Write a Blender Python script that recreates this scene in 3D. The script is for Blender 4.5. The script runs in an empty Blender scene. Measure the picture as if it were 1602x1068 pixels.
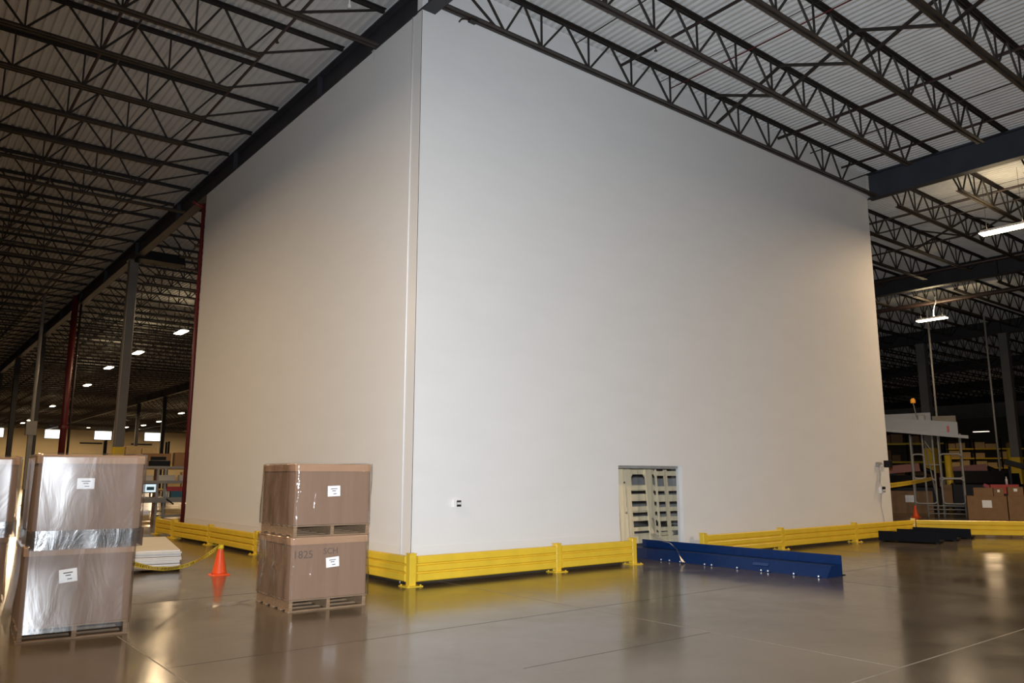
import bpy, math, random
from mathutils import Vector, Matrix, noise
random.seed(7)
R = math.radians
scn = bpy.context.scene
col = scn.collection

# ------------------------------------------------------------------ camera, world, exposure, flash
cam_d = bpy.data.cameras.new('camera')
cam_d.sensor_width = 36.0
cam_d.lens = 1227.0 * 36.0 / 1602.0
cam_d.clip_end = 400
cam = bpy.data.objects.new('camera', cam_d)
cam.location = (0, 0, 1.55)
PITCH = math.atan(211 / 1227.0)
cam.rotation_euler = (R(90) + PITCH, 0, -R(38.5))
col.objects.link(cam)
scn.camera = cam

w = bpy.data.worlds.new('world'); scn.world = w
w.use_nodes = True
w.node_tree.nodes['Background'].inputs[0].default_value = (0.9, 0.85, 0.75, 1)
w.node_tree.nodes['Background'].inputs[1].default_value = 0.012
scn.view_settings.view_transform = 'Standard'
scn.view_settings.look = 'None'
scn.view_settings.gamma = 1.0
scn.view_settings.exposure = 0.0
scn.view_settings.use_curve_mapping = False
scn.cycles.max_bounces = 8
scn.cycles.transparent_max_bounces = 16
scn.cycles.sample_clamp_indirect = 4.0
scn.cycles.use_denoising = True

FLASH_W = 6100.0
LAMP_W = 150.0
fl = bpy.data.lights.new('camera_flash', 'SPOT')          # the photographer's flash, just above the lens
fl.energy = FLASH_W
fl.color = (0.86, 0.93, 1.0)
fl.spot_size = R(106); fl.spot_blend = 1.0
fl.shadow_soft_size = 0.05
flo = bpy.data.objects.new('camera_flash', fl)
flo.location = (0.0, 0.0, 1.70)
flo.rotation_euler = (R(90) + PITCH - R(4), 0, -R(50))
col.objects.link(flo)

# ------------------------------------------------------------------ materials
def mat(name, color, rough=0.5, metal=0.0, spec=0.5, var=0.0, scale=6.0, bump=0.0, bscale=None, stretch=(1, 1, 1), emit=None, coat=0.0):
    m = bpy.data.materials.new(name); m.use_nodes = True
    nt = m.node_tree; b = nt.nodes['Principled BSDF']
    b.inputs['Base Color'].default_value = (*color, 1)
    b.inputs['Roughness'].default_value = rough
    b.inputs['Metallic'].default_value = metal
    b.inputs['Specular IOR Level'].default_value = spec
    b.inputs['Coat Weight'].default_value = coat
    b.inputs['Coat Roughness'].default_value = 0.08
    if emit:
        b.inputs['Emission Color'].default_value = (*emit[0], 1)
        b.inputs['Emission Strength'].default_value = emit[1]
    if var or bump:
        tc = nt.nodes.new('ShaderNodeTexCoord'); mp = nt.nodes.new('ShaderNodeMapping')
        mp.inputs['Scale'].default_value = stretch
        nt.links.new(tc.outputs['Object'], mp.inputs['Vector'])
    if var:
        n = nt.nodes.new('ShaderNodeTexNoise'); n.inputs['Scale'].default_value = scale; n.inputs['Detail'].default_value = 5
        nt.links.new(mp.outputs['Vector'], n.inputs['Vector'])
        r = nt.nodes.new('ShaderNodeValToRGB')
        r.color_ramp.elements[0].position = 0.3; r.color_ramp.elements[1].position = 0.7
        r.color_ramp.elements[0].color = (*[c * (1 - var) for c in color], 1)
        r.color_ramp.elements[1].color = (*[min(1, c * (1 + var)) for c in color], 1)
        nt.links.new(n.outputs['Fac'], r.inputs['Fac'])
        nt.links.new(r.outputs['Color'], b.inputs['Base Color'])
    if bump:
        n2 = nt.nodes.new('ShaderNodeTexNoise'); n2.inputs['Scale'].default_value = bscale or scale; n2.inputs['Detail'].default_value = 3
        nt.links.new(mp.outputs['Vector'], n2.inputs['Vector'])
        bp = nt.nodes.new('ShaderNodeBump'); bp.inputs['Strength'].default_value = bump; bp.inputs['Distance'].default_value = 0.02
        nt.links.new(n2.outputs['Fac'], bp.inputs['Height']); nt.links.new(bp.outputs['Normal'], b.inputs['Normal'])
    return m

M = {}
M['wall'] = mat('white_wall_panel', (0.74, 0.735, 0.73), 0.6, spec=0.3, var=0.015, scale=1.2, bump=0.06, bscale=60, stretch=(1, 1, 3))
M['trim'] = mat('corner_flashing', (0.76, 0.755, 0.75), 0.3)
M['deck'] = mat('galvanised_deck', (0.52, 0.517, 0.51), 0.5, metal=0.0, spec=0.5, var=0.06, scale=2.0)
M['joist'] = mat('joist_primer', (0.018, 0.015, 0.013), 0.55, var=0.25, scale=3)
M['chord'] = mat('joist_bottom_primer', (0.030, 0.023, 0.019), 0.5, var=0.3, scale=3)
M['girder'] = mat('girder_paint', (0.026, 0.026, 0.032), 0.5, var=0.15, scale=2)
M['girder_blue'] = mat('girder_blue_paint', (0.028, 0.032, 0.044), 0.5, var=0.15, scale=2)
M['column'] = mat('column_paint', (0.16, 0.15, 0.14), 0.5, var=0.1, scale=2)
M['yellow'] = mat('safety_yellow', (0.78, 0.53, 0.040), 0.32, var=0.05, scale=4, bump=0.03, bscale=30)
M['blue'] = mat('blue_enamel', (0.0018, 0.022, 0.100), 0.4, spec=0.3, var=0.12, scale=9)
M['navy'] = mat('dark_navy_steel', (0.0016, 0.002, 0.005), 0.55, spec=0.12, var=0.2, scale=9)
M['scuff'] = mat('scuffed_blue', (0.02, 0.05, 0.16), 0.5)
M['card'] = mat('cardboard', (0.235, 0.140, 0.088), 0.75, var=0.06, scale=3, bump=0.10, bscale=90, stretch=(6, 6, 0.3))
M['card_lid'] = mat('cardboard_lid', (0.36, 0.21, 0.12), 0.7, var=0.05, scale=3)
M['card2'] = mat('cardboard_tan', (0.24, 0.135, 0.062), 0.75, var=0.08, scale=4)
M['card3'] = mat('cardboard_pale', (0.55, 0.40, 0.20), 0.75, var=0.08, scale=4)
M['wood'] = mat('pallet_wood', (0.22, 0.14, 0.08), 0.7, var=0.25, scale=5, stretch=(1, 8, 8))
M['wood_new'] = mat('pale_pine', (0.93, 0.80, 0.55), 0.6, var=0.06, scale=5, stretch=(8, 8, 1))
M['paper'] = mat('label_paper', (0.85, 0.85, 0.86), 0.5)
M['ink'] = mat('black_ink', (0.03, 0.028, 0.03), 0.6)
M['ink_soft'] = mat('faded_marker', (0.10, 0.065, 0.05), 0.7)
M['orange'] = mat('cone_orange', (0.90, 0.10, 0.02), 0.4)
M['board'] = mat('board_face', (0.62, 0.58, 0.50), 0.5, var=0.06, scale=2)
M['board_edge'] = mat('board_white', (0.80, 0.79, 0.76), 0.5, var=0.06, scale=6)
M['red'] = mat('sprinkler_red', (0.11, 0.010, 0.013), 0.4, var=0.1, scale=3)
M['darkpipe'] = mat('dark_pipe', (0.030, 0.016, 0.014), 0.5)
M['grey'] = mat('grey_steel', (0.30, 0.29, 0.27), 0.4, var=0.08, scale=4)
M['greylight'] = mat('light_grey_steel', (0.33, 0.32, 0.30), 0.4, var=0.06, scale=4)
M['housing'] = mat('beige_housing', (0.27, 0.25, 0.21), 0.35, var=0.06, scale=2)
M['black'] = mat('black_plastic', (0.008, 0.008, 0.009), 0.5, spec=0.2)
M['white'] = mat('white_plastic', (0.8, 0.8, 0.8), 0.35)
M['farwall'] = mat('beige_far_wall', (0.62, 0.52, 0.32), 0.7, var=0.05, scale=0.3)
M['rust'] = mat('orange_machine_paint', (0.26, 0.055, 0.010), 0.45, var=0.1, scale=4)
M['tealbin'] = mat('teal_plastic', (0.02, 0.13, 0.20), 0.45)
M['redbin'] = mat('red_plastic', (0.45, 0.03, 0.03), 0.45)
M['screw'] = mat('zinc_bolt', (0.6, 0.6, 0.6), 0.4, metal=0.5)
M['wallb'] = mat('dark_warehouse_wall', (0.20, 0.17, 0.13), 0.8, var=0.1, scale=0.4)

def emit_mat(name, color, s):
    m = bpy.data.materials.new(name); m.use_nodes = True
    nt = m.node_tree; nt.nodes.clear()
    o = nt.nodes.new('ShaderNodeOutputMaterial'); e = nt.nodes.new('ShaderNodeEmission')
    e.inputs[0].default_value = (*color, 1); e.inputs[1].default_value = s
    nt.links.new(e.outputs[0], o.inputs[0]); return m
M['lamp'] = emit_mat('lit_tubes', (1.0, 0.80, 0.56), 22)
M['lamp_dim'] = emit_mat('far_lit_tubes', (1.0, 0.78, 0.6), 3.0)
M['window'] = emit_mat('daylight_glass', (0.96, 0.98, 1.0), 3.0)
M['screen'] = emit_mat('monitor_screen', (0.75, 0.9, 0.95), 1.0)
M['amber'] = mat('amber_lens', (0.8, 0.30, 0.03), 0.3, emit=((1, 0.35, 0.03), 0.35))

def film_mat(name, base_alpha, rough, bump, scale, tint=(1, 1, 1), milky=0.06):
    m = bpy.data.materials.new(name); m.use_nodes = True
    nt = m.node_tree; nt.nodes.clear(); N = nt.nodes.new; L = nt.links.new
    out = N('ShaderNodeOutputMaterial'); tr = N('ShaderNodeBsdfTransparent'); gl = N('ShaderNodeBsdfGlossy')
    df = N('ShaderNodeBsdfDiffuse'); df.inputs[0].default_value = (0.75, 0.75, 0.78, 1)
    tr.inputs[0].default_value = (*tint, 1)
    gl.inputs['Roughness'].default_value = rough
    tc = N('ShaderNodeTexCoord'); mp = N('ShaderNodeMapping'); mp.inputs['Scale'].default_value = (1, 1, 0.45)
    L(tc.outputs['Object'], mp.inputs['Vector'])
    n = N('ShaderNodeTexNoise'); n.inputs['Scale'].default_value = scale; n.inputs['Detail'].default_value = 4; n.inputs['Distortion'].default_value = 1.2
    L(mp.outputs['Vector'], n.inputs['Vector'])
    bp = N('ShaderNodeBump'); bp.inputs['Strength'].default_value = bump; bp.inputs['Distance'].default_value = 0.03
    L(n.outputs['Fac'], bp.inputs['Height'])
    L(bp.outputs['Normal'], gl.inputs['Normal'])
    lw = N('ShaderNodeLayerWeight'); lw.inputs[0].default_value = 0.5; L(bp.outputs['Normal'], lw.inputs['Normal'])
    fr = N('ShaderNodeMath'); fr.operation = 'POWER'; fr.inputs[1].default_value = 2.6; L(lw.outputs['Facing'], fr.inputs[0])
    ad = N('ShaderNodeMath'); ad.operation = 'MULTIPLY_ADD'; ad.use_clamp = True
    ad.inputs[1].default_value = 0.85; ad.inputs[2].default_value = base_alpha + 0.04
    L(fr.outputs[0], ad.inputs[0])
    m0 = N('ShaderNodeMixShader'); m0.inputs[0].default_value = milky
    L(tr.outputs[0], m0.inputs[1]); L(df.outputs[0], m0.inputs[2])
    mx = N('ShaderNodeMixShader'); L(ad.outputs[0], mx.inputs[0]); L(m0.outputs[0], mx.inputs[1]); L(gl.outputs[0], mx.inputs[2])
    L(mx.outputs[0], out.inputs[0])
    return m
M['film'] = film_mat('shrink_film', 0.02, 0.13, 0.7, 6.0, milky=0.02)
M['film_thick'] = film_mat('thick_shrink_film', 0.05, 0.26, 0.14, 3.0, milky=0.03)
M['film_band'] = film_mat('tight_stretch_band', 0.30, 0.22, 0.22, 7.0, tint=(0.6, 0.6, 0.65), milky=0.05)
M['strip'] = film_mat('clear_vinyl_strip', -0.025, 0.10, 0.08, 3.0, tint=(1.0, 0.995, 0.985), milky=0.01)

# polished concrete floor
def floor_mat():
    m = bpy.data.materials.new('polished_concrete'); m.use_nodes = True
    nt = m.node_tree; b = nt.nodes['Principled BSDF']; N = nt.nodes.new; L = nt.links.new
    tc = N('ShaderNodeTexCoord')
    n1 = N('ShaderNodeTexNoise'); n1.inputs['Scale'].default_value = 0.35; n1.inputs['Detail'].default_value = 6; n1.inputs['Roughness'].default_value = 0.6
    n2 = N('ShaderNodeTexNoise'); n2.inputs['Scale'].default_value = 45; n2.inputs['Detail'].default_value = 4
    L(tc.outputs['Object'], n1.inputs['Vector']); L(tc.outputs['Object'], n2.inputs['Vector'])
    r = N('ShaderNodeValToRGB'); r.color_ramp.elements[0].position = 0.3; r.color_ramp.elements[1].position = 0.72
    r.color_ramp.elements[0].color = (0.085, 0.067, 0.048, 1); r.color_ramp.elements[1].color = (0.145, 0.116, 0.084, 1)
    r2 = N('ShaderNodeValToRGB'); r2.color_ramp.elements[0].position = 0.35; r2.color_ramp.elements[1].position = 0.65
    r2.color_ramp.elements[0].color = (0.80, 0.80, 0.80, 1); r2.color_ramp.elements[1].color = (1.15, 1.15, 1.15, 1)
    L(n1.outputs['Fac'], r.inputs['Fac']); L(n2.outputs['Fac'], r2.inputs['Fac'])
    mx = N('ShaderNodeMix'); mx.data_type = 'RGBA'; mx.blend_type = 'MULTIPLY'; mx.inputs[0].default_value = 1
    L(r.outputs[0], mx.inputs[6]); L(r2.outputs[0], mx.inputs[7]); L(mx.outputs[2], b.inputs['Base Color'])
    n3 = N('ShaderNodeTexNoise'); n3.inputs['Scale'].default_value = 0.8; n3.inputs['Detail'].default_value = 8; n3.inputs['Roughness'].default_value = 0.7
    L(tc.outputs['Object'], n3.inputs['Vector'])
    mr = N('ShaderNodeMapRange'); mr.inputs[1].default_value = 0.3; mr.inputs[2].default_value = 0.7; mr.inputs[3].default_value = 0.10; mr.inputs[4].default_value = 0.24
    L(n3.outputs['Fac'], mr.inputs[0]); L(mr.outputs[0], b.inputs['Roughness'])
    b.inputs['Specular IOR Level'].default_value = 0.6
    bp = N('ShaderNodeBump'); bp.inputs['Strength'].default_value = 0.035; bp.inputs['Distance'].default_value = 0.01
    n4 = N('ShaderNodeTexNoise'); n4.inputs['Scale'].default_value = 6; n4.inputs['Detail'].default_value = 4
    L(tc.outputs['Object'], n4.inputs['Vector']); L(n4.outputs['Fac'], bp.inputs['Height']); L(bp.outputs['Normal'], b.inputs['Normal'])
    return m
M['floor'] = floor_mat()
M['joint'] = mat('joint_filler', (0.24, 0.21, 0.17), 0.5, var=0.2, scale=5)
M['joint_dark'] = mat('joint_saw_cut', (0.035, 0.028, 0.020), 0.4, var=0.2, scale=5)

def tape_mat():
    m = bpy.data.materials.new('caution_tape'); m.use_nodes = True
    nt = m.node_tree; b = nt.nodes['Principled BSDF']; N = nt.nodes.new; L = nt.links.new
    b.inputs['Roughness'].default_value = 0.35
    uv = N('ShaderNodeUVMap'); sx = N('ShaderNodeSeparateXYZ'); L(uv.outputs[0], sx.inputs[0])
    wv = N('ShaderNodeTexNoise'); wv.inputs['Scale'].default_value = 26; wv.noise_dimensions = '1D'; L(sx.outputs[0], wv.inputs['W'])
    g = N('ShaderNodeMath'); g.operation = 'GREATER_THAN'; g.inputs[1].default_value = 0.53; L(wv.outputs['Fac'], g.inputs[0])
    c1 = N('ShaderNodeMath'); c1.operation = 'COMPARE'; c1.inputs[1].default_value = 0.5; c1.inputs[2].default_value = 0.27; L(sx.outputs[1], c1.inputs[0])
    mu = N('ShaderNodeMath'); mu.operation = 'MULTIPLY'; L(g.outputs[0], mu.inputs[0]); L(c1.outputs[0], mu.inputs[1])
    mx = N('ShaderNodeMix'); mx.data_type = 'RGBA'; mx.inputs[6].default_value = (0.85, 0.62, 0.03, 1); mx.inputs[7].default_value = (0.02, 0.02, 0.02, 1)
    L(mu.outputs[0], mx.inputs[0]); L(mx.outputs[2], b.inputs['Base Color'])
    return m
M['tape'] = tape_mat()

# ------------------------------------------------------------------ helpers
class MB:
    def __init__(s): s.v = []; s.f = []
    def add(s, vs, fs):
        o = len(s.v); s.v += [tuple(p) for p in vs]; s.f += [tuple(i + o for i in f) for f in fs]; return s
    def box(s, x0, x1, y0, y1, z0, z1, mtx=None):
        vs = [Vector(p) for p in ((x0, y0, z0), (x1, y0, z0), (x1, y1, z0), (x0, y1, z0), (x0, y0, z1), (x1, y0, z1), (x1, y1, z1), (x0, y1, z1))]
        if mtx is not None: vs = [mtx @ p for p in vs]
        return s.add(vs, [(0, 3, 2, 1), (4, 5, 6, 7), (0, 1, 5, 4), (1, 2, 6, 5), (2, 3, 7, 6), (3, 0, 4, 7)])
    def cbox(s, x0, x1, y0, y1, z0, z1, c):           # box with chamfered vertical edges and top
        p = [(x0 + c, y0), (x1 - c, y0), (x1, y0 + c), (x1, y1 - c), (x1 - c, y1), (x0 + c, y1), (x0, y1 - c), (x0, y0 + c)]
        q = [(min(max(a, x0 + c), x1 - c), min(max(b_, y0 + c), y1 - c)) for a, b_ in p]
        vs = [(a, b_, z0) for a, b_ in p] + [(a, b_, z1 - c) for a, b_ in p] + [(a, b_, z1) for a, b_ in q]
        fs = [tuple(reversed(range(8)))] + [(i, (i + 1) % 8, 8 + (i + 1) % 8, 8 + i) for i in range(8)]
        fs += [(8 + i, 8 + (i + 1) % 8, 16 + (i + 1) % 8, 16 + i) for i in range(8)] + [tuple(range(16, 24))]
        return s.add(vs, fs)
    def bar(s, a, b, wd, h=None, up=(0, 0, 1)):        # rectangular bar from a to b
        a = Vector(a); b = Vector(b); h = h or wd
        d = (b - a).normalized(); u = Vector(up)
        if abs(d.dot(u)) > 0.95: u = Vector((0, 1, 0))
        x = d.cross(u).normalized(); y = x.cross(d)
        vs = []
        for p in (a, b):
            for i, j in ((-1, -1), (1, -1), (1, 1), (-1, 1)): vs.append(p + x * (i * wd / 2) + y * (j * h / 2))
        return s.add(vs, [(0, 1, 2, 3), (7, 6, 5, 4), (0, 4, 5, 1), (1, 5, 6, 2), (2, 6, 7, 3), (3, 7, 4, 0)])
    def tube(s, pts, r, n=8):
        pts = [Vector(p) for p in pts]; rings = []
        for k, p in enumerate(pts):
            d = (pts[min(k + 1, len(pts) - 1)] - pts[max(k - 1, 0)]).normalized()
            u = Vector((0, 0, 1)) if abs(d.z) < 0.95 else Vector((0, 1, 0))
            x = d.cross(u).normalized(); y = x.cross(d)
            rings.append([p + (x * math.cos(2 * math.pi * i / n) + y * math.sin(2 * math.pi * i / n)) * r for i in range(n)])
        o = len(s.v)
        for rg in rings: s.v += [tuple(p) for p in rg]
        for k in range(len(pts) - 1):
            for i in range(n):
                s.f.append((o + k * n + i, o + k * n + (i + 1) % n, o + (k + 1) * n + (i + 1) % n, o + (k + 1) * n + i))
        s.f.append(tuple(o + i for i in reversed(range(n)))); e = o + (len(pts) - 1) * n; s.f.append(tuple(e + i for i in range(n)))
        return s
    def lathe(s, prof, n=20, c=(0, 0)):
        o = len(s.v)
        for r, z in prof:
            for i in range(n): s.v.append((c[0] + r * math.cos(2 * math.pi * i / n), c[1] + r * math.sin(2 * math.pi * i / n), z))
        for k in range(len(prof) - 1):
            for i in range(n): s.f.append((o + k * n + i, o + k * n + (i + 1) % n, o + (k + 1) * n + (i + 1) % n, o + (k + 1) * n + i))
        s.f.append(tuple(o + i for i in reversed(range(n)))); e = o + (len(prof) - 1) * n; s.f.append(tuple(e + i for i in range(n)))
        return s
    def prism(s, prof, x0, x1):                        # closed profile in (y, z) swept along x
        n = len(prof)
        vs = [(x0, y, z) for y, z in prof] + [(x1, y, z) for y, z in prof]
        return s.add(vs, [tuple(range(n)), tuple(reversed(range(n, 2 * n)))] + [(i, n + i, n + (i + 1) % n, (i + 1) % n) for i in range(n)])
    def mesh(s, name, m, smooth=False):
        me = bpy.data.meshes.new(name); me.from_pydata(s.v, [], s.f); me.update()
        if m is not None: me.materials.append(m)
        if smooth:
            for p in me.polygons: p.use_smooth = True
        return me
    def build(s, name, m, parent=None, smooth=False):
        return place(name, s.mesh(name, m, smooth), parent)

def place(name, me, parent=None, loc=(0, 0, 0), rot=(0, 0, 0)):
    o = bpy.data.objects.new(name, me); col.objects.link(o)
    o.location = loc; o.rotation_euler = rot
    if parent is not None: o.parent = parent
    return o
def tag(o, label=None, cat=None, group=None, kind=None):
    if label: o['label'] = label
    if cat: o['category'] = cat
    if group: o['group'] = group
    if kind: o['kind'] = kind
    return o
def thing(name, label, cat, loc=(0, 0, 0), rz=0, group=None):
    o = bpy.data.objects.new(name, None); col.objects.link(o)
    o.empty_display_size = 0.2
    o.location = loc; o.rotation_euler = (0, 0, rz)
    return tag(o, label, cat, group)
def recalc(o):
    import bmesh
    bm = bmesh.new(); bm.from_mesh(o.data); bmesh.ops.recalc_face_normals(bm, faces=bm.faces); bm.to_mesh(o.data); bm.free(); return o
_cache = {}
def boxmesh(name, sx, sy, sz, m):                      # shared mesh, origin at the bottom centre
    k = (round(sx, 4), round(sy, 4), round(sz, 4), m.name)
    if k not in _cache:
        c = min(0.004, sx / 5, sy / 5, sz / 5)
        _cache[k] = MB().cbox(-sx / 2, sx / 2, -sy / 2, sy / 2, 0, sz, c).mesh(name, m)
    return _cache[k]
def text_mesh(body, size, m, name):
    cu = bpy.data.curves.new(name, 'FONT'); cu.body = body; cu.size = size; cu.extrude = 0.0006; cu.align_x = 'CENTER'; cu.resolution_u = 3
    o = bpy.data.objects.new(name, cu); col.objects.link(o)
    bpy.context.view_layer.update()
    me = bpy.data.meshes.new_from_object(o.evaluated_get(bpy.context.evaluated_depsgraph_get()))
    me.name = name; me.materials.clear(); me.materials.append(m)
    bpy.data.objects.remove(o); return me

# ------------------------------------------------------------------ setting
GX = [6.37, 20.97, 33.0, 47.0, 61.6, 76.2, 90.8, 105.4]     # girder lines
GB = 9.2                                                   # underside of the girders
DZ = 9.968                                                  # underside of the roof deck
WY, WX, WXE, WYE = 10.25, 6.25, 20.90, 21.35               # white room: front, left, right, back faces

fl_o = tag(MB().box(-25, 125, -18, 150, -0.2, 0).build('floor', M['floor']), kind='structure')
for nm, x0, x1, y0, y1, k in (
    ('floor_joint', 2.0, 5.98, 3.335, 3.347, 'joint'), ('floor_joint', 5.98, 60, 3.335, 3.350, 'joint'),
    ('floor_joint', 1.995, 2.007, 3.347, 8.75, 'joint'), ('floor_joint', 2.007, 30, 7.08, 7.085, 'joint_dark'),
    ('floor_joint', 6.74, 6.747, 3.35, 10.25, 'joint'), ('floor_joint', 11.45, 11.456, 3.35, 10.25, 'joint_dark'),
    ('floor_joint', 16.1, 16.106, 3.35, 10.25, 'joint_dark'), ('floor_joint', -3, 6.2, 10.78, 10.788, 'joint_dark'),
    ('floor_joint', 2.0, 2.006, 10, 60, 'joint_dark'), ('floor_joint', 4.3, 6.74, 5.25, 5.255, 'joint_dark')):
    MB().box(x0, x1, y0, y1, 0.0002, 0.0012).build(nm, M[k], fl_o)

# corrugated roof deck: ribs run along Y
def deck():
    m = MB(); pitch = 0.1524; x = -14.0; prof = []
    while x < 125:
        prof += [(x, DZ), (x + 0.056, DZ), (x + 0.080, DZ + 0.042), (x + 0.128, DZ + 0.042)]; x += pitch
    ys = (-18, 150)
    vs = [(a, y, z) for y in ys for a, z in prof]; n = len(prof)
    return m.add(vs, [(i, i + 1, n + i + 1, n + i) for i in range(n - 1)])
ceil = tag(deck().build('ceiling', M['deck']), kind='structure')

# white room shell
w_f = MB()
DX0, DX1, DH, TH = 10.66, 12.46, 1.75, 0.15
w_f.box(WX, DX0, WY, WY + TH, 0, DZ); w_f.box(DX1, WXE, WY, WY + TH, 0, DZ); w_f.box(DX0, DX1, WY, WY + TH, DH, DZ)
tag(w_f.build('wall_front', M['wall']), kind='structure')
tag(MB().box(WX, WX + TH, WY + TH, WYE, 0, GB - 0.01).build('wall_left', M['wall']), kind='structure')
tag(MB().box(WXE - TH, WXE, WY + TH, WYE, 0, GB - 0.01).build('wall_right', M['wall']), kind='structure')
tag(MB().box(WX + TH, WXE - TH, WYE - TH, WYE, 0, GB - 0.01).build('wall_back', M['wall']), kind='structure')
# corner flashing with its raised bead, base flashing
t = MB().box(WX - 0.006, WX - 0.0005, WY - 0.006, WY + 0.27, 0, GB - 0.02)
t.box(WX - 0.006, WX + 0.02, WY - 0.006, WY - 0.0005, 0, GB - 0.02)
tr = tag(t.build('trim_1', M['trim']), kind='structure')
MB().tube([(WX - 0.012, WY + 0.27, 0.0), (WX - 0.012, WY + 0.27, GB - 0.02)], 0.012, 8).build('bead', M['white'], tr, True)
tag(MB().box(WX + 0.03, DX0, WY - 0.004, WY - 0.0005, 0, 0.53).build('baseboard_front', M['trim']), kind='structure')
tag(MB().box(WX - 0.004, WX - 0.0005, WY + 0.3, WYE, 0, 0.53).build('baseboard_left', M['trim']), kind='structure')
M['base'] = mat('dark_base_strip', (0.045, 0.036, 0.028), 0.6, var=0.2, scale=4)  # dark strip along the foot of the white walls
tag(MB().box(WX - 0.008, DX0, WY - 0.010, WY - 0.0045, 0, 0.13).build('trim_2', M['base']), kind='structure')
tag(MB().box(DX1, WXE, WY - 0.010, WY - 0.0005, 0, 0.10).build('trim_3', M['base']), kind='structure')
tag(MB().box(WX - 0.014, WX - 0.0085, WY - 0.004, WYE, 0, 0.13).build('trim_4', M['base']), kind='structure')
# outer shell far away
fw = tag(MB().box(-25, 125, 150, 150.4, 0, DZ).build('wall_far', M['farwall']), kind='structure')
for xx in (26.0, 34.0):
    MB().box(xx - 0.05, xx + 3.4, 149.85, 150, 7.0, 7.25).build('door_track', M['joist'], fw)
for i, xc in enumerate((13.6, 22.0, 29.4, 37.4)):
    wo = MB().box(xc - 1.3, xc + 1.3, 149.90, 149.99, 7.8, 9.15).build('window_%d' % (i + 1), M['window'])
    tag(wo, kind='structure')
    f = MB(); f.box(xc - 1.42, xc + 1.42, 149.87, 149.99, 9.25, 9.37); f.box(xc - 1.42, xc + 1.42, 149.87, 149.99, 7.68, 7.8)
    f.box(xc - 1.42, xc - 1.3, 149.87, 149.99, 7.8, 9.25); f.box(xc + 1.3, xc + 1.42, 149.87, 149.99, 7.8, 9.25)
    f.build('window_frame', M['grey'], wo)
tag(MB().box(125, 125.4, -18, 150, 0, DZ).build('wall_side', M['wallb']), kind='structure')
tag(MB().box(-25.4, -25, -18, 150, 0, DZ).build('wall_opposite', M['wallb']), kind='structure')
tag(MB().box(-25, 125, -18.4, -18, 0, DZ).build('wall_behind', M['wallb']), kind='structure')

# ------------------------------------------------------------------ roof steel
def girder(i, x, y0, y1, top, half, m, label):
    t = thing('roof_girder', label, 'girder', (x, y0, GB))
    L = y1 - y0; h = top - GB
    MB().box(-half, half, 0, L, 0, 0.028).build('bottom_flange', m, t)
    MB().box(-half, half, 0, L, h - 0.028, h).build('top_flange', m, t)
    MB().box(-0.012, 0.012, 0, L, 0.028, h - 0.028).build('web', m, t)
    s = MB(); y = 0.4
    for k in range(int(min(L, 80) / 5)):
        s.box(-half + 0.01, -0.013, y, y + 0.015, 0.03, h - 0.03); s.box(0.013, half - 0.01, y, y + 0.015, 0.03, h - 0.03); y += 4.98
    tag(s.build('stiffener_plates', m, t), kind='stuff')
girder(0, 6.37, -6, 150, 9.76, 0.13, M['girder'], 'long dark girder along the top of the left white wall')
girder(1, 20.97, -10, 10.2, 9.93, 0.13, M['girder_blue'], 'deep blue-grey girder meeting the right end of the white wall')
girder(1, 20.97, 21.4, 150, 9.93, 0.13, M['girder'], 'dark girder continuing behind the white room, mostly hidden')
girder(2, 33.0, -14, 150, 9.93, 0.15, M['girder'], 'dark girder passing just above the small lit lamp at right')
girder(3, 47.0, -14, 150, 9.93, 0.15, M['girder'], 'dim distant girder below the small lit lamp at right')
for x, d in ((61.6, 'fourth'), (76.2, 'fifth'), (90.8, 'sixth')):
    girder(4, x, -14, 150, 9.93, 0.15, M['girder'], 'faint far girder in the dark roof, %s line right of the white room' % d)

CH = 0.070
def chord_mesh(x0, x1, z, m, name):
    b = MB()
    for s in (-1, 1):
        b.box(x0, x1, s * 0.05 - 0.032, s * 0.05 + 0.032, z + (0.055 if z > 0.3 else 0), z + (0.067 if z > 0.3 else 0.012))
        b.box(x0, x1, s * 0.022 - 0.005, s * 0.022 + 0.005, z, z + 0.067)
    return b.mesh(name, m)
TZ, BZ = 0.70, 0.0        # chord heights above the joist origin (z = 9.2)
def web_list(x0, x1):
    L = x1 - x0
    bp = [1.40]; p = 2.25
    while p < L - 2.2: bp.append(p); p += 1.19
    bp.append(min(L - 1.4, bp[-1] + 0.9))
    out = []; n = len(bp)
    for i, b in enumerate(bp):
        l = (b + bp[i - 1]) / 2 if i else b - 0.55
        r = (b + bp[i + 1]) / 2 if i < n - 1 else b + 0.55
        out.append(('d', b - 0.02, l + 0.02)); out.append(('d', b + 0.02, r - 0.02))
        if 0 < i < n - 1: out.append(('v', b, b))
    out.append(('e', bp[0] - 0.2, 0.15)); out.append(('e', bp[-1] + 0.2, L - 0.15))
    return out, bp[0] - 0.25, bp[-1] + 0.25
_jm = {}
_mem = {}
def member_mesh(dx, kind):
    k = (round(dx, 2), kind)
    if k not in _mem:
        _mem[k] = MB().bar((0, 0, 0.05), (round(dx, 2), 0, TZ + 0.02), 0.034 if kind != 'v' else 0.030, 0.034 if kind != 'v' else 0.03).mesh('web_member', M['joist'])
    return _mem[k]
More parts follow.
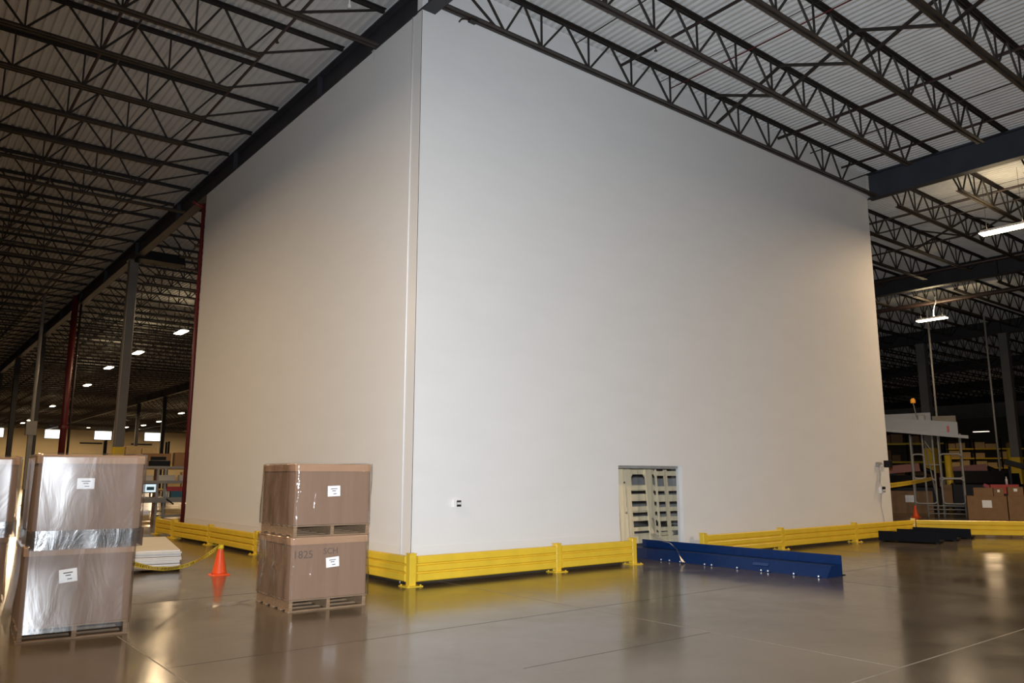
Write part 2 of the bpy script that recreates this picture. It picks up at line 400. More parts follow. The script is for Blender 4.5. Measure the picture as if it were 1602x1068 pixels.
def joist(x0, x1, y, label, group=None, detail=2, full=False, seat=9.76):
    L = x1 - x0
    key = (round(L, 2), full, round(seat, 2))
    wl, b0, b1 = web_list(x0, x1)
    if key not in _jm:
        tcm = chord_mesh(0.02, L - 0.02, TZ, M['joist'], 'top_chord')
        bcm = chord_mesh(0.14 if full else b0, L - 0.14 if full else b1, BZ, M['chord'], 'bottom_chord')
        wm = MB()
        for k, a, b in wl: wm.bar((a, 0, 0.05), (b, 0, TZ + 0.02), 0.034)
        _jm[key] = (tcm, bcm, wm.mesh('web', M['joist']))
    tcm, bcm, wmesh = _jm[key]
    t = thing('roof_joist', label, 'joist', (x0, y, GB), 0, group)
    place('top_chord', tcm, t); place('bottom_chord', bcm, t)
    if detail == 2:
        for k, a, b in wl: place('web_member', member_mesh(b - a, k), t, (a, 0, 0))
    else:
        tag(place('web', wmesh, t), kind='stuff')
    return t
JS = 1.66
def jy(k): return (10.08 + JS * k) if k > 0 else (9.97 + 1.645 * k)
ORD = ['first', 'second', 'third', 'fourth', 'fifth', 'sixth', 'seventh', 'eighth', 'ninth', 'tenth', 'eleventh', 'twelfth']
# right bay in front of the white wall (front joist hugs the wall)
names = ['black roof joist running along the top of the right white wall', 'dark roof joist next out from the one hugging the white wall',
         'third roof joist out from the right white wall, brown lower chord', 'fourth roof joist out from the right white wall, cut by the top edge',
         'fifth roof joist out from the white wall, in the top right corner', 'sixth roof joist out from the white wall, above the camera', 'seventh roof joist out from the white wall, above the camera']
for k in range(7): joist(GX[0], GX[1], jy(-k), names[k], 'joists in the bay before the white wall', 2 if k < 5 else 1, full=(k == 0))
# left bay, left of the corner girder
for k in range(1, 13):
    joist(GX[0] - 14.6, GX[0], jy(k), 'roof joist %s back from the corner, left of the white wall girder' % ORD[k - 1], 'joists in the left bay', 2 if k < 9 else 1, full=(k in (1, 8)))
for k in (0, -1, -2, -3):
    joist(GX[0] - 14.6, GX[0], jy(k), 'roof joist above the camera, left bay, out of the frame', 'joists above the camera', 1)
for k in range(13, 46):
    joist(GX[0] - 14.6, GX[0], jy(k), 'small distant dark roof joist far down the left bay', 'distant joists in the left bay', 1)
for k in range(8, 46):
    joist(GX[0], GX[1], jy(k) , 'small dark roof joist beyond the far end of the white room', 'distant joists behind the white room', 1)
# right bay beyond the blue girder
for k in range(-6, 12):
    n = 'roof joist beyond the blue-grey girder, number %d counted back from the white wall end' % (k + 7)
    if -3 <= k <= 3:
        n = ['near the top right edge', 'above the large lamp', 'crossing over the large lamp', 'just left of the large lamp', 'between the large lamp and the white wall', 'leaving the right end of the white wall', 'lower beside the white wall end'][k + 3]
        n = 'dark roof joist beyond the blue-grey girder, ' + n
        joist(GX[1], GX[2], jy(k), n, 'joists beyond the blue-grey girder', 2)
    else:
        joist(GX[1], GX[2], jy(k), 'dark roof joist beyond the blue-grey girder, in shadow at the edge', 'shadowed joists beyond the blue-grey girder', 1)
for g in (2, 3):
    for k in range(-5, 16):
        joist(GX[g], GX[g + 1], jy(k), 'faint roof joist in the dark roof behind the small lit lamp', 'faint joists far right', 1)
# everything further is one joined mass
fj = MB()
def far_joist(x0, x1, y):
    fj.bar((x0, y, GB + 0.03), (x1, y, GB + 0.03), 0.12, 0.06); fj.bar((x0, y, GB + 0.73), (x1, y, GB + 0.73), 0.12, 0.06)
    p = x0 + 1.2; s = 0
    while p < x1 - 0.7:
        fj.bar((p, y, GB + (0.05 if s else 0.7)), (p + 0.6, y, GB + (0.7 if s else 0.05)), 0.04); s ^= 1; p += 0.6
for g, ks in ((-1, range(46, 84)), (0, range(46, 84)), (1, range(22, 84)), (2, range(30, 84)), (4, range(-4, 18)), (5, range(-4, 20))):
    for k in ks:
        x1 = GX[g + 1] if g >= 0 else GX[0]; x0 = GX[g] if g >= 0 else GX[0] - 14.6
        far_joist(x0, x1, jy(k))
tag(fj.build('distant_joists', M['joist'], ceil), kind='stuff')

# sprinkler branch pipes and bridging lines along Y
def pipe(x, y0, y1, z, r, m, label, heads=(), name='sprinkler_pipe'):
    t = thing(name, label, 'pipe', (x, y0, z))
    MB().tube([(0, 0, 0), (0, y1 - y0, 0)], r, 8).build('pipe_run', M[m], t, True)
    for hy in heads:
        MB().lathe([(0.012, -r - 0.005), (0.014, -r - 0.05), (0.035, -r - 0.06), (0.035, -r - 0.066)], 8, (0, hy - y0)).build('sprinkler_head', M['joist'], t)
    return t
PZ = 9.82
pipe(2.45, 2, 120, 9.5, 0.030, 'darkpipe', 'dark red sprinkler pipe through the left joists, leftmost of a close pair')
pipe(2.78, 2, 120, 9.5, 0.022, 'darkpipe', 'thinner dark pipe right beside the left sprinkler pipe')
pipe(4.86, 2, 90, 9.45, 0.026, 'darkpipe', 'dark red pipe through the joists nearest the left white wall', (13.0,))
pipe(10.98, -4, 10.245, PZ, 0.030, 'darkpipe', 'dark roof pipe crossing above the doorway side of the white wall', (9.3,))
pipe(12.55, -4, 10.245, PZ + 0.02, 0.013, 'red', 'thin bright red pipe just under the deck')
pipe(12.2, -4, 10.245, PZ + 0.05, 0.008, 'joist', 'thin black conduit beside the thin red pipe', name='conduit')
pipe(9.75, -4, 10.245, PZ + 0.05, 0.010, 'joist', 'thin black conduit under the deck near the wall corner', name='conduit')
pipe(16.6, -6, 10.245, PZ, 0.038, 'darkpipe', 'thick dark pipe crossing the middle of the right joists', (9.0, 6.2))
pipe(18.05, -6, 10.245, PZ, 0.016, 'chord', 'thin brown conduit between the two thick pipes at right', name='conduit')
pipe(19.6, -6, 10.245, PZ, 0.032, 'darkpipe', 'dark pipe nearest the blue-grey girder, with sprinkler heads', (8.9, 5.6))
pipe(22.6, -6, 40, PZ, 0.014, 'chord', 'thin conduit just beyond the blue-grey girder', name='conduit')
pipe(24.6, -6, 40, PZ - .1, 0.035, 'darkpipe', 'dark pipe beyond the blue-grey girder, above the large lamp', (7.6,))
pipe(25.5, -6, 40, PZ - .2, 0.022, 'darkpipe', 'thin dark pipe beside the one above the large lamp')
pipe(28.0, -6, 40, PZ - .2, 0.032, 'darkpipe', 'dark pipe midway between the two right girders', (11.0,))
pipe(30.6, -6, 40, GB + .05, 0.06, 'darkpipe', 'fat dark pipe along the joist bottoms behind the large lamp')
pipe(36.0, -6, 40, GB + .0, 0.10, 'darkpipe', 'fat dark main pipe above the small lit lamp')
# cross bridging between right bay joists
for k, (ya, yb) in enumerate(((9.97, 8.325), (8.325, 6.68), (6.68, 5.035), (5.035, 3.39))):
    t = thing('cross_bridging', 'crossed bridging bars between the %s pair of right roof joists from the wall' % ORD[k], 'bridging', (13.65, yb, GB), 0, 'crossed bridging bars')
    d = ya - yb
    MB().bar((0, 0, 0.05), (0, d, 0.72), 0.05).build('bridging_bar', M['joist'], t)
    MB().bar((0.06, 0, 0.72), (0.06, d, 0.05), 0.05).build('bridging_bar', M['joist'], t)
for k, (ya, yb) in enumerate(((9.97, 8.325), (8.325, 6.68), (6.68, 5.035), (11.74, 9.97))):
    t = thing('cross_bridging', 'crossed bridging bars between the %s pair of joists beyond the blue-grey girder' % ORD[k], 'bridging', (27.0, yb, GB), 0, 'crossed bridging bars')
    d = ya - yb
    MB().bar((0, 0, 0.05), (0, d, 0.72), 0.05).build('bridging_bar', M['joist'], t)
    MB().bar((0.06, 0, 0.72), (0.06, d, 0.05), 0.05).build('bridging_bar', M['joist'], t)
# small fittings at the girder near the corner
t = thing('beam_clamp', 'small grey beam clamp under the left girder near the corner', 'clamp', (6.37, 11.9, GB))
MB().box(-0.15, -0.02, -0.04, 0.04, -0.02, 0.0).build('jaw', M['greylight'], t)
MB().tube([(-0.11, 0, -0.02), (-0.11, 0, -0.20)], 0.012, 8).build('hook', M['greylight'], t); MB().bar((-0.06, 0, 0.0), (-0.06, 0, -0.12), 0.03).build('jaw', M['joist'], t)
t = thing('hanger_rod', 'thin white hanging rod among the upper left joists', 'rod', (5.32, 11.05, DZ))
MB().tube([(0, 0, 0), (0, 0, -0.66)], 0.012, 8).build('rod', M['white'], t); MB().lathe([(0.03, -0.70), (0.03, -0.66)], 10).build('end_cap', M['white'], t)
t = thing('cable_end', 'short grey cable sticking out under the corner joist', 'cable', (6.95, 10.0, GB))
MB().tube([(0.12, 0.0, 0.0), (0.0, -0.02, -0.03), (-0.12, -0.05, -0.10), (-0.17, -0.06, -0.17)], 0.014, 8).build('cable', M['darkpipe'], t, True)
MB().box(0.08, 0.22, -0.05, 0.05, -0.03, 0.0).build('clip', M['joist'], t)
t = thing('hanging_panel', 'black rectangular box hung under the roof beyond the left wall', 'panel', (6.9, 29.4, 9.12))
MB().cbox(-0.55, 1.0, -0.35, 0.35, 0, 0.34, 0.03).build('box_body', M['black'], t)
for sx in (-0.4, 0.85): MB().bar((sx, 0, 0.34), (sx, 0, 0.85), 0.03).build('hanger', M['joist'], t)

# ------------------------------------------------------------------ columns, risers
def column(x, y, label, wd=0.30, guard=True, m='column', top=GB):
    t = thing('steel_column', label, 'column', (x, y, 0))
    MB().cbox(-wd / 2, wd / 2, -wd / 2, wd / 2, 0.02, top, 0.02).build('shaft', M[m], t)
    MB().box(-wd / 2 - 0.1, wd / 2 + 0.1, -wd / 2 - 0.1, wd / 2 + 0.1, 0, 0.02).build('base_plate', M[m], t)
    MB().box(-wd / 2 - 0.06, wd / 2 + 0.06, -wd / 2 - 0.06, wd / 2 + 0.06, top - 0.025, top - 0.001).build('cap_plate', M[m], t)
    if guard:
        g = wd / 2 + 0.02
        MB().cbox(-g, g, -g, g, 0.02, 2.55, 0.015).build('yellow_guard', M['yellow'], t)
    return t
column(6.37, 29.9, 'grey column with yellow foot beyond the left white wall')
for y, s in ((50.2, 'second'), (60.2, 'third'), (70.1, 'fourth'), (80.1, 'fifth'), (100.0, 'sixth')):
    column(6.37, y, 'dim column under the left girder, %s one beyond the yellow-footed column' % s, guard=False, m='girder')
for y, s in ((70.5, 'nearest'), (80.5, 'second nearest'), (90.5, 'third nearest'), (100.5, 'furthest')):
    column(20.97, y, 'dark column far behind the workstations, %s of its row' % s, wd=0.32, guard=False, m='girder')
t = thing('steel_column', 'grey column with a yellow band behind the tall conveyor tower', 'column', (47.0, 20.55, 0))
MB().cbox(-0.24, 0.24, -0.24, 0.24, 0.02, GB, 0.02).build('shaft', M['column'], t)
MB().cbox(-0.26, 0.26, -0.26, 0.26, 1.75, 3.15, 0.02).build('yellow_guard', M['yellow'], t)
MB().cbox(-0.255, 0.255, -0.255, 0.255, 0.9, 1.74, 0.02).build('red_band', M['red'], t)
MB().box(-0.42, 0.42, -0.42, 0.42, 0, 0.02).build('base_plate', M['column'], t)
column(47.0, 16.2, 'dim grey column at the right edge, yellow foot', wd=0.42)
column(47.0, 26.2, 'dim grey column beyond the machine at right', wd=0.3, guard=False)
for x, y, s in ((40.9, 14.85, 'left of the far lamp'), (44.0, 14.1, 'right of the far lamp'), (37.5, 16.0, 'just right of the machine column'), (26.4, 13.9, 'beside the white wall end')):
    t = thing('drop_conduit', 'thin grey conduit dropping from the dark roof, ' + s, 'conduit', (x, y, 0))
    MB().tube([(0, 0, 0.0), (0, 0, GB)], 0.045, 8).build('conduit_run', M['grey'], t, True)
    MB().box(-0.12, 0.12, -0.08, 0.08, 1.1, 1.5).build('junction_box', M['grey'], t)
# red risers
t = thing('red_riser', 'dark red riser pipe standing at the far end of the left wall', 'pipe', (6.225, WYE + 0.115, 0))
MB().tube([(0, 0, 0), (0, 0, 8.95)], 0.048, 12).build('pipe_run', M['red'], t, True)
MB().tube([(0, 0, 8.85), (-0.30, 0, 8.95)], 0.05, 8).build('elbow', M['red'], t, True)
MB().box(-0.06, 0.06, -0.06, 0.06, 0, 0.03).build('floor_flange', M['red'], t)
t = thing('red_riser', 'dark red sprinkler main between the two left columns', 'pipe', (6.05, 38.9, 0))
MB().tube([(0, 0, 0), (0, 0, 9.5)], 0.13, 12).build('pipe_run', M['red'], t, True)
MB().tube([(0.28, 0.3, 0), (0.28, 0.3, 9.5)], 0.05, 8).build('drain_pipe', M['darkpipe'], t, True)
MB().lathe([(0.2, 3.6), (0.2, 3.72)], 12).build('coupling', M['red'], t)
t = thing('drop_conduit', 'pale grey conduit with a junction box behind the left pallets', 'conduit', (4.9, 39.4, 0))
MB().tube([(0, 0, 0), (0, 0, 9.5)], 0.07, 10).build('conduit_run', M['greylight'], t, True)
MB().box(-0.2, 0.2, -0.15, 0.15, 3.3, 3.9).build('junction_box', M['greylight'], t)
MB().box(-0.09, 0.09, -0.12, 0.12, 1.0, 3.3).build('cable_duct', M['grey'], t)

# ------------------------------------------------------------------ high bay lamps and added fill lamps
def lamp(x, y, label, group=None, z=8.3, power=1.0, lens='lamp', up=0.0):
    t = thing('high_bay_light', label, 'lamp', (x, y, z), 0, group)
    MB().add([(-0.18, -0.62, 0.0), (0.18, -0.62, 0.0), (0.18, 0.62, 0.0), (-0.18, 0.62, 0.0), (-0.09, -0.58, 0.09), (0.09, -0.58, 0.09), (0.09, 0.58, 0.09), (-0.09, 0.58, 0.09)],
             [(4, 5, 6, 7), (0, 1, 5, 4), (1, 2, 6, 5), (2, 3, 7, 6), (3, 0, 4, 7)]).build('reflector', M['white'], t)
    MB().box(-0.165, 0.165, -0.60, 0.60, -0.035, -0.004).build('lit_lens', M[lens], t)
    for s in (-0.45, 0.45): MB().tube([(0, s, 0.09), (0, s, DZ - z)], 0.005, 5).build('hanger_cable', M['joist'], t)
    ld = bpy.data.lights.new('lamp_light', 'AREA'); ld.shape = 'RECTANGLE'; ld.size = 0.33; ld.size_y = 1.2
    ld.energy = LAMP_W * power; ld.color = (1.0, 0.70, 0.40)
    lo = bpy.data.objects.new('lamp_light', ld); col.objects.link(lo); lo.parent = t; lo.location = (0, 0, -0.05)
    if up:
        ud = bpy.data.lights.new('lamp_uplight', 'AREA'); ud.shape = 'RECTANGLE'; ud.size = 0.12; ud.size_y = 1.1
        ud.energy = LAMP_W * up; ud.color = (1.0, 0.77, 0.45)
        uo = bpy.data.objects.new('lamp_uplight', ud); col.objects.link(uo); uo.parent = t; uo.location = (0, 0, 0.12); uo.rotation_euler = (math.pi, 0, 0)
lamp(23.7, 7.85, 'large bright lamp at the right edge beyond the blue-grey girder', power=2.3, up=0.3)
lamp(35.2, 14.85, 'smaller lit lamp with a curled cord, right of the white wall', power=0.3, up=0.5)
LL = [(10.5, 38.4, 'brightest of the left lamps, nearest the red riser'), (10.5, 46.4, 'second lamp down the left row'), (10.6, 54.1, 'third lamp down the left row, beside the grey column'),
      (11.5, 65.6, 'fourth lamp down the left row, left of the grey column'), (12.5, 87.6, 'fifth lamp down the left row, left of the red main'), (13.6, 111.5, 'sixth lamp down the left row, tiny'), (13.7, 118.0, 'last lamp of the left row, tiny'),
      (24.9, 88.8, 'tiny lamp nearest the red riser in the second row'), (26.6, 104.1, 'tiny lamp above a far window, second row'), (27.0, 113.2, 'tiny lamp left of the far window, second row'), (26.2, 119.2, 'tiny lamp furthest left in the second row')]
for x, y, s in LL: lamp(x, y, s, up=0.12, power=1.6 if y < 60 else (5.0 if y < 100 else 12.0))
for k_, x_ in enumerate((9.0, 17.5, 25.5, 33.0, 41.0)): lamp(x_, 141.0, 'added tiny lamp washing the far wall, %s from the left' % ORD[k_], z=9.3, power=4.5)  # added among the joists to wash the far wall with light
lamp(10.5, 31.0, 'added lamp brightening the packing workbench, hidden by the white room', power=1.8)  # unseen lamp added to brighten the bench area
lamp(-1.7, 7.5, 'lamp left of the camera, out of the frame', 'lamps beside the camera', power=3.3)
lamp(-1.7, 17.0, 'lamp left of the camera, out of the frame', 'lamps beside the camera', power=3.3)
lamp(-1.7, 28.0, 'lamp left of the camera, out of the frame', 'lamps beside the camera', power=3.3)
lamp(17.0, -6.0, 'added fill lamp behind the camera, out of the frame', 'added fill lamps behind the camera', power=9.0)  # added fill, raises the middle of the right white wall
lamp(23.7, -5.0, 'added fill lamp behind the camera, out of the frame', 'added fill lamps behind the camera', power=2.5)  # added fill, warms the right half of the white wall
lamp(74.6, 28.25, 'far lamp glowing over the distant racks', z=5.4, power=1.8, lens='lamp_dim')
t = thing('lamp_cord', 'curled pale cord above the smaller right lamp', 'cord', (35.2, 14.75, 8.42))
MB().tube([(0, 0, 0), (0.03, 0.02, 0.2), (-0.03, -0.06, 0.42), (0.03, -0.12, 0.62), (0, -0.12, 0.85)], 0.02, 6).build('cord_run', M['white'], t, True)

# ------------------------------------------------------------------ guard rail
RZ0, RZ1 = 0.06, 0.42
def rail_profile():
    p = [(0.0, 0.06), (0.055, 0.062), (0.07, 0.075), (0.07, 0.158), (0.062, 0.166), (0.035, 0.176), (0.035, 0.190), (0.062, 0.200), (0.07, 0.208),
         (0.07, 0.275), (0.062, 0.283), (0.035, 0.292), (0.035, 0.305), (0.062, 0.315), (0.07, 0.323), (0.07, 0.405), (0.055, 0.418), (0.0, 0.42)]
    back = [(0.0, 0.42), (0.0, 0.06)]
    return [(-y, z) for y, z in p]
def rail(p0, p1, label, gap=0.07):
    a = Vector((*p0, 0)); b = Vector((*p1, 0)); d = b - a; L = d.length; ang = math.atan2(d.y, d.x)
    t = thing('guard_rail', label, 'guard rail', a, ang, 'yellow guard rail panels')
    recalc(MB().prism(rail_profile(), gap, L - gap).build('corrugated_panel', M['yellow'], t))
    for xx in (gap, L - gap - 0.012):
        MB().box(xx, xx + 0.012, -0.001, 0.03, 0.08, 0.40).build('end_bracket', M['yellow'], t)
post_m = {}
def post(p, label, rz=0.0):
    t = thing('guard_post', label, 'post', (*p, 0), rz, 'yellow guard posts')
    if not post_m:
        post_m['plate'] = MB().cbox(-0.13, 0.13, -0.13, 0.13, 0, 0.014, 0.004).mesh('base_plate', M['yellow'])
        post_m['shaft'] = MB().cbox(-0.055, 0.055, -0.055, 0.055, 0.014, 0.452, 0.008).mesh('shaft', M['yellow'])
        post_m['cap'] = MB().cbox(-0.060, 0.060, -0.060, 0.060, 0.452, 0.462, 0.004).mesh('cap', M['yellow'])
        post_m['bolt'] = MB().lathe([(0.014, 0.014), (0.014, 0.03)], 6).mesh('anchor_bolt', M['yellow'])
    for k in ('plate', 'shaft', 'cap'): place({'plate': 'base_plate'}.get(k, k), post_m[k], t)
    for sx in (-1, 1):
        for sy in (-1, 1): place('anchor_bolt', post_m['bolt'], t, (sx * 0.1, sy * 0.1, 0))
    return t
PL = [(6.12, 10.02), (6.12, 13.0), (6.12, 15.95), (6.12, 18.85), (6.03, 21.33)]
ln = ['yellow post at the outer corner of the white room', 'yellow post hidden behind the brown box stack', 'yellow post just left of the brown box stack', 'yellow post behind the orange cone', 'yellow post at the far left end of the wall, nearer of two']
rn = ['yellow rail between the corner and the brown box stack', 'yellow rail hidden behind the brown box stack', 'yellow rail right of the cone, left of the brown boxes', 'yellow rail beyond the cone beside the left wall']
for i, p in enumerate(PL): post(p, ln[i])
for i in range(4): rail(PL[i + 1], PL[i], rn[i])
post((6.12, 21.78), 'yellow post at the far left end of the wall, further of two')
post((6.12, 23.3), 'yellow end post of the left guard rail')
rail((6.12, 23.3), (6.12, 21.78), 'short last yellow rail panel at the far left')
PR = [(8.92, 10.02), (10.74, 10.02)]
post(PR[0], 'yellow post between the two rail panels left of the doorway'); post(PR[1], 'yellow post beside the doorway, at the blue guide')
rail(PL[0], PR[0], 'long yellow rail panel from the corner along the right wall'); rail(PR[0], PR[1], 'yellow rail panel just left of the doorway')
PQ = [(12.75, 10.02), (15.40, 10.02), (18.49, 10.02), (21.50, 10.02)]
qn = ['yellow post behind the blue guide, right of the doorway', 'yellow post second right of the doorway', 'yellow post left of the black guides', 'yellow corner post by the far small cone']
for i, p in enumerate(PQ): post(p, qn[i], R(26) if i == 3 else 0)
for i, s in enumerate(('yellow rail panel right of the doorway behind the blue guide', 'yellow rail panel in the middle of the right wall', 'yellow rail panel at the right end of the white wall')): rail(PQ[i], PQ[i + 1], s)
Q2 = (23.10, 7.85); Q3 = (24.7, 5.55)
rail(PQ[3], Q2, 'yellow rail panel angled out behind the black guides'); post(Q2, 'yellow post at the right edge of the picture', R(-54))
rail(Q2, Q3, 'yellow rail panel leaving the frame at right'); post(Q3, 'yellow post beyond the right edge, out of the frame', R(-54))

# ------------------------------------------------------------------ blue floor guide and black guides
bx, by0, by1 = 11.62, 6.80, 11.00
t = thing('floor_guide', 'long blue steel floor guide running out from the doorway', 'guide', (bx, by0, 0))
def guide_prof(wd, hl, hu):
    return [(0, 0), (0.16, hl), (wd - 0.012, hl), (wd - 0.012, hu), (wd, hu), (wd, 0)]
b = MB(); pf = guide_prof(0.47, 0.175, 0.315); n = len(pf); L = by1 - by0
vs = [(x, 0, z) for x, z in pf] + [(x, L, z) for x, z in pf]
b.add(vs, [tuple(range(n)), tuple(reversed(range(n, 2 * n)))] + [(i, n + i, n + (i + 1) % n, (i + 1) % n) for i in range(n)])
recalc(b.build('guide_body', M['blue'], t))
for k, yy in enumerate((0.12, 0.55, 1.02, 1.15, 1.62, 2.15, 2.3, 2.85, 3.1, 3.3)):
    MB().box(-0.055, 0.0, yy - 0.035, yy + 0.035, 0, 0.012).build('anchor_tab', M['blue'], t)
    MB().lathe([(0.014, 0.012), (0.014, 0.032), (0.006, 0.036)], 6, (-0.03, yy)).build('anchor_bolt', M['screw'], t)
MB().add([(0.075, 1.08, 0.085), (0.075, 1.38, 0.085), (0.112, 1.38, 0.125), (0.112, 1.08, 0.125)], [(0, 1, 2, 3)]).build('scuff_mark', M['scuff'], t)
bt = [o for o in t.children if o.name.startswith('scuff')][0]; bt.location.x = -0.010
MB().box(0.471, 0.60, 0.02, 0.08, 0, 0.01).build('anchor_tab', M['navy'], t)
for i, (xx, s) in enumerate(((19.42, 'nearest of three black floor guides lying by the angled rail'), (20.50, 'middle of three black floor guides lying by the angled rail'), (21.50, 'furthest of three black floor guides lying by the angled rail'))):
    yy = 8.47 + 0.07 * i
    t = thing('floor_guide', s, 'guide', (xx, yy, 0), R(14), 'black floor guides')
    pf = [(0, 0.03), (0, 0.255), (0.012, 0.255), (0.012, 0.06), (0.62, 0.06), (0.66, 0.03)]; n = len(pf); L = 1.32
    b = MB(); b.add([(x, 0, z) for x, z in pf] + [(x, L, z) for x, z in pf], [tuple(range(n)), tuple(reversed(range(n, 2 * n)))] + [(k, n + k, n + (k + 1) % n, (k + 1) % n) for k in range(n)])
    recalc(b.build('guide_body', M['navy'], t))
    for fx, fy in ((0.06, 0.06), (0.58, 0.06), (0.06, 1.26), (0.58, 1.26)): MB().box(fx - 0.03, fx + 0.03, fy - 0.03, fy + 0.03, 0, 0.03).build('foot', M['black'], t)
    MB().bar((0.015, 0.2, 0.23), (0.35, 0.2, 0.065), 0.02).build('gusset', M['navy'], t)

# ------------------------------------------------------------------ wrapped pallet loads
def pallet_parts(root, wd, dp, seed, z=0.0, new=False, h=0.135):
    rnd = random.Random(seed); m = M['wood']
    p = bpy.data.objects.new('pallet', MB().box(-0.01, 0.01, -dp / 2 + 0.05, dp / 2 - 0.05, 0.018, h - 0.018).mesh('pallet', m)); col.objects.link(p); p.parent = root; p.location = (wd / 2, dp / 2, z)
    for x in (-wd / 2 + 0.03, 0, wd / 2 - 0.03):
        place('stringer', boxmesh('stringer', 0.045, dp, h - 0.036, m), p, (x, 0, 0.018))
    for k in range(5):
        y = -dp / 2 + 0.05 + k * (dp - 0.1) / 4
        place('bottom_board', boxmesh('bottom_board', wd, 0.095, 0.018, m), p, (rnd.uniform(-0.006, 0.006), y, 0))
    for k in range(7):
        y = -dp / 2 + 0.05 + k * (dp - 0.1) / 6
        place('deck_board', boxmesh('deck_board', wd, 0.095, 0.018, m), p, (rnd.uniform(-0.008, 0.008), y, h - 0.018))
    return p
def film_shell(wd, dp, z0, z1, amp, seed, m, root, top=True, nz=26, inset=None, fq=1.0, name='shrink_wrap'):
    per = []; r = 0.03; e = 0.014
    def side(a, b, n):
        for i in range(n): per.append((a[0] + (b[0] - a[0]) * i / n, a[1] + (b[1] - a[1]) * i / n))
    side((-e + r, -e), (wd + e - r, -e), 26); side((wd + e, -e + r), (wd + e, dp + e - r), 24); side((wd + e - r, dp + e), (-e + r, dp + e), 14); side((-e, dp + e - r), (-e, -e + r), 24)
    n = len(per); vs = []; cx, cy = wd / 2, dp / 2
    for k in range(nz + 1):
        z = z0 + (z1 - z0) * k / nz
        for i, (x, y) in enumerate(per):
            q = noise.noise(Vector((x * 3.1 * fq + seed, y * 3.1, z * 1.6 * fq))) + (0.5 if fq >= 1 else 0.08) * noise.noise(Vector((x * 8 + seed, y * 8, z * 3 + 5)))
            nx = (-1 if x <= 0 else 1 if x >= wd else 0); ny = (-1 if y <= 0 else 1 if y >= dp else 0)
            a = amp * ((0.6 if fq >= 1 else 0.9) if ny < 0 else 1.0)
            off = max(-0.004, a * (q + 0.25))
            if inset: off += inset(z) * (1.0 if (ny < 0 or nx < 0 or inset(1.0) > 0) else 0.1)
            vs.append((x + nx * off, y + ny * off, z))
    fs = [(k * n + i, k * n + (i + 1) % n, (k + 1) * n + (i + 1) % n, (k + 1) * n + i) for k in range(nz) for i in range(n)]
    if top:
        o = len(vs); vs += [(cx + (x - cx) * 0.9, cy + (y - cy) * 0.9, z1 + 0.012) for x, y in per]
        fs += [(nz * n + i, nz * n + (i + 1) % n, o + (i + 1) % n, o + i) for i in range(n)]
    return MB().add(vs, fs).build(name, m, root, True)
def label_card(root, x, z, wd, hg, tilt=0.0):
    c = MB().box(-wd / 2, wd / 2, -0.002, 0.0, -hg / 2, hg / 2).build('label', M['paper'], root)
    c.location = (x, -0.0225, z); c.rotation_euler = (0, tilt, 0)
    for (px, pz, pw) in ((0.0, hg * 0.22, wd * 0.52), (0.0, 0.02 * hg, wd * 0.3), (0.012, -hg * 0.26, wd * 0.26)):
        ln_ = MB().box(px - pw / 2, px + pw / 2, -0.0028, -0.0021, pz - hg * 0.035, pz + hg * 0.035).build('printed_line', M['ink'], c)
    return c
def load(label, loc, rz, wd, dp, zb, seed, m, amp, box_h=0.77, lab=None, wrap0=0.02, lid=0.085, marks=()):
    t = thing('wrapped_pallet_box', label, 'pallet box', (loc[0], loc[1], zb), rz)
    pallet_parts(t, wd, dp, seed)
    h0 = 0.137
    MB().cbox(0.008, wd - 0.008, 0.008, dp - 0.008, h0, h0 + box_h - 0.02, 0.006).build('carton', M['card'], t)
    MB().cbox(-0.002, wd + 0.002, -0.002, dp + 0.002, h0 + box_h - lid, h0 + box_h, 0.008).build('lid', M['card_lid'], t)
    film_shell(wd, dp, wrap0, h0 + box_h + 0.006, amp, seed, M[m], t, fq=0.45 if m == 'film_thick' else 1.0, inset=(lambda z: 0.085 * max(0.0, (0.72 - z) / 0.72) ** 1.6) if (m == 'film_thick' and zb == 0) else None)
    if m == 'film_thick' and zb > 0: film_shell(wd, dp, -0.03, 0.15, 0.012, seed + 5, M['film_band'], t, top=False, nz=6, inset=lambda z: 0.016, name='stretch_band')
    if lab: label_card(t, *lab)
    for body, x, z, sz in marks:
        o = place('marker_writing', text_mesh(body, sz, M['ink_soft'], 'marker_writing'), t, (x, 0.0062, z), (R(90), 0, 0))
        tag(o, 'handwritten ' + body)
    return t
ZT = 0.88
A = (1.16, 8.93); ra = R(-4.0)
load('silver-wrapped pallet box at far left front, bottom of its stack', A, ra, 0.965, 1.12, 0.0, 3, 'film_thick', 0.020, box_h=0.742, wrap0=0.09, lab=(0.385, 0.60, 0.155, 0.125, R(-6)), marks=())
load('silver-wrapped pallet box at far left front, on top of another', (A[0] + 0.035, A[1] - 0.01), ra, 0.965, 1.12, ZT, 11, 'film_thick', 0.020, box_h=0.745, lab=(0.43, 0.60, 0.155, 0.105, 0))
B = (3.85, 8.985); rb = R(-2.3)
load('brown pallet box marked 1825 and SCH, bottom of the right stack', B, rb, 0.98, 1.12, 0.0, 21, 'film', 0.034, box_h=0.705, lab=(0.515, 0.54, 0.165, 0.115, R(-4)), wrap0=0.12, marks=(('1825', 0.155, 0.60, 0.125), ('SCH', 0.50, 0.635, 0.10)))
load('brown pallet box with a white label, top of the right stack', (B[0] + 0.015, B[1]), rb, 0.985, 1.12, 0.845, 37, 'film', 0.036, box_h=0.715, lab=(0.485, 0.53, 0.16, 0.125, R(-2)), wrap0=0.12)
Cc = (0.27, 11.1); rc = R(-5)
load('wrapped pallet box at the left picture edge, bottom behind the silver stack', Cc, rc, 0.99, 1.1, 0.0, 41, 'film_thick', 0.02, box_h=0.742, wrap0=0.1)
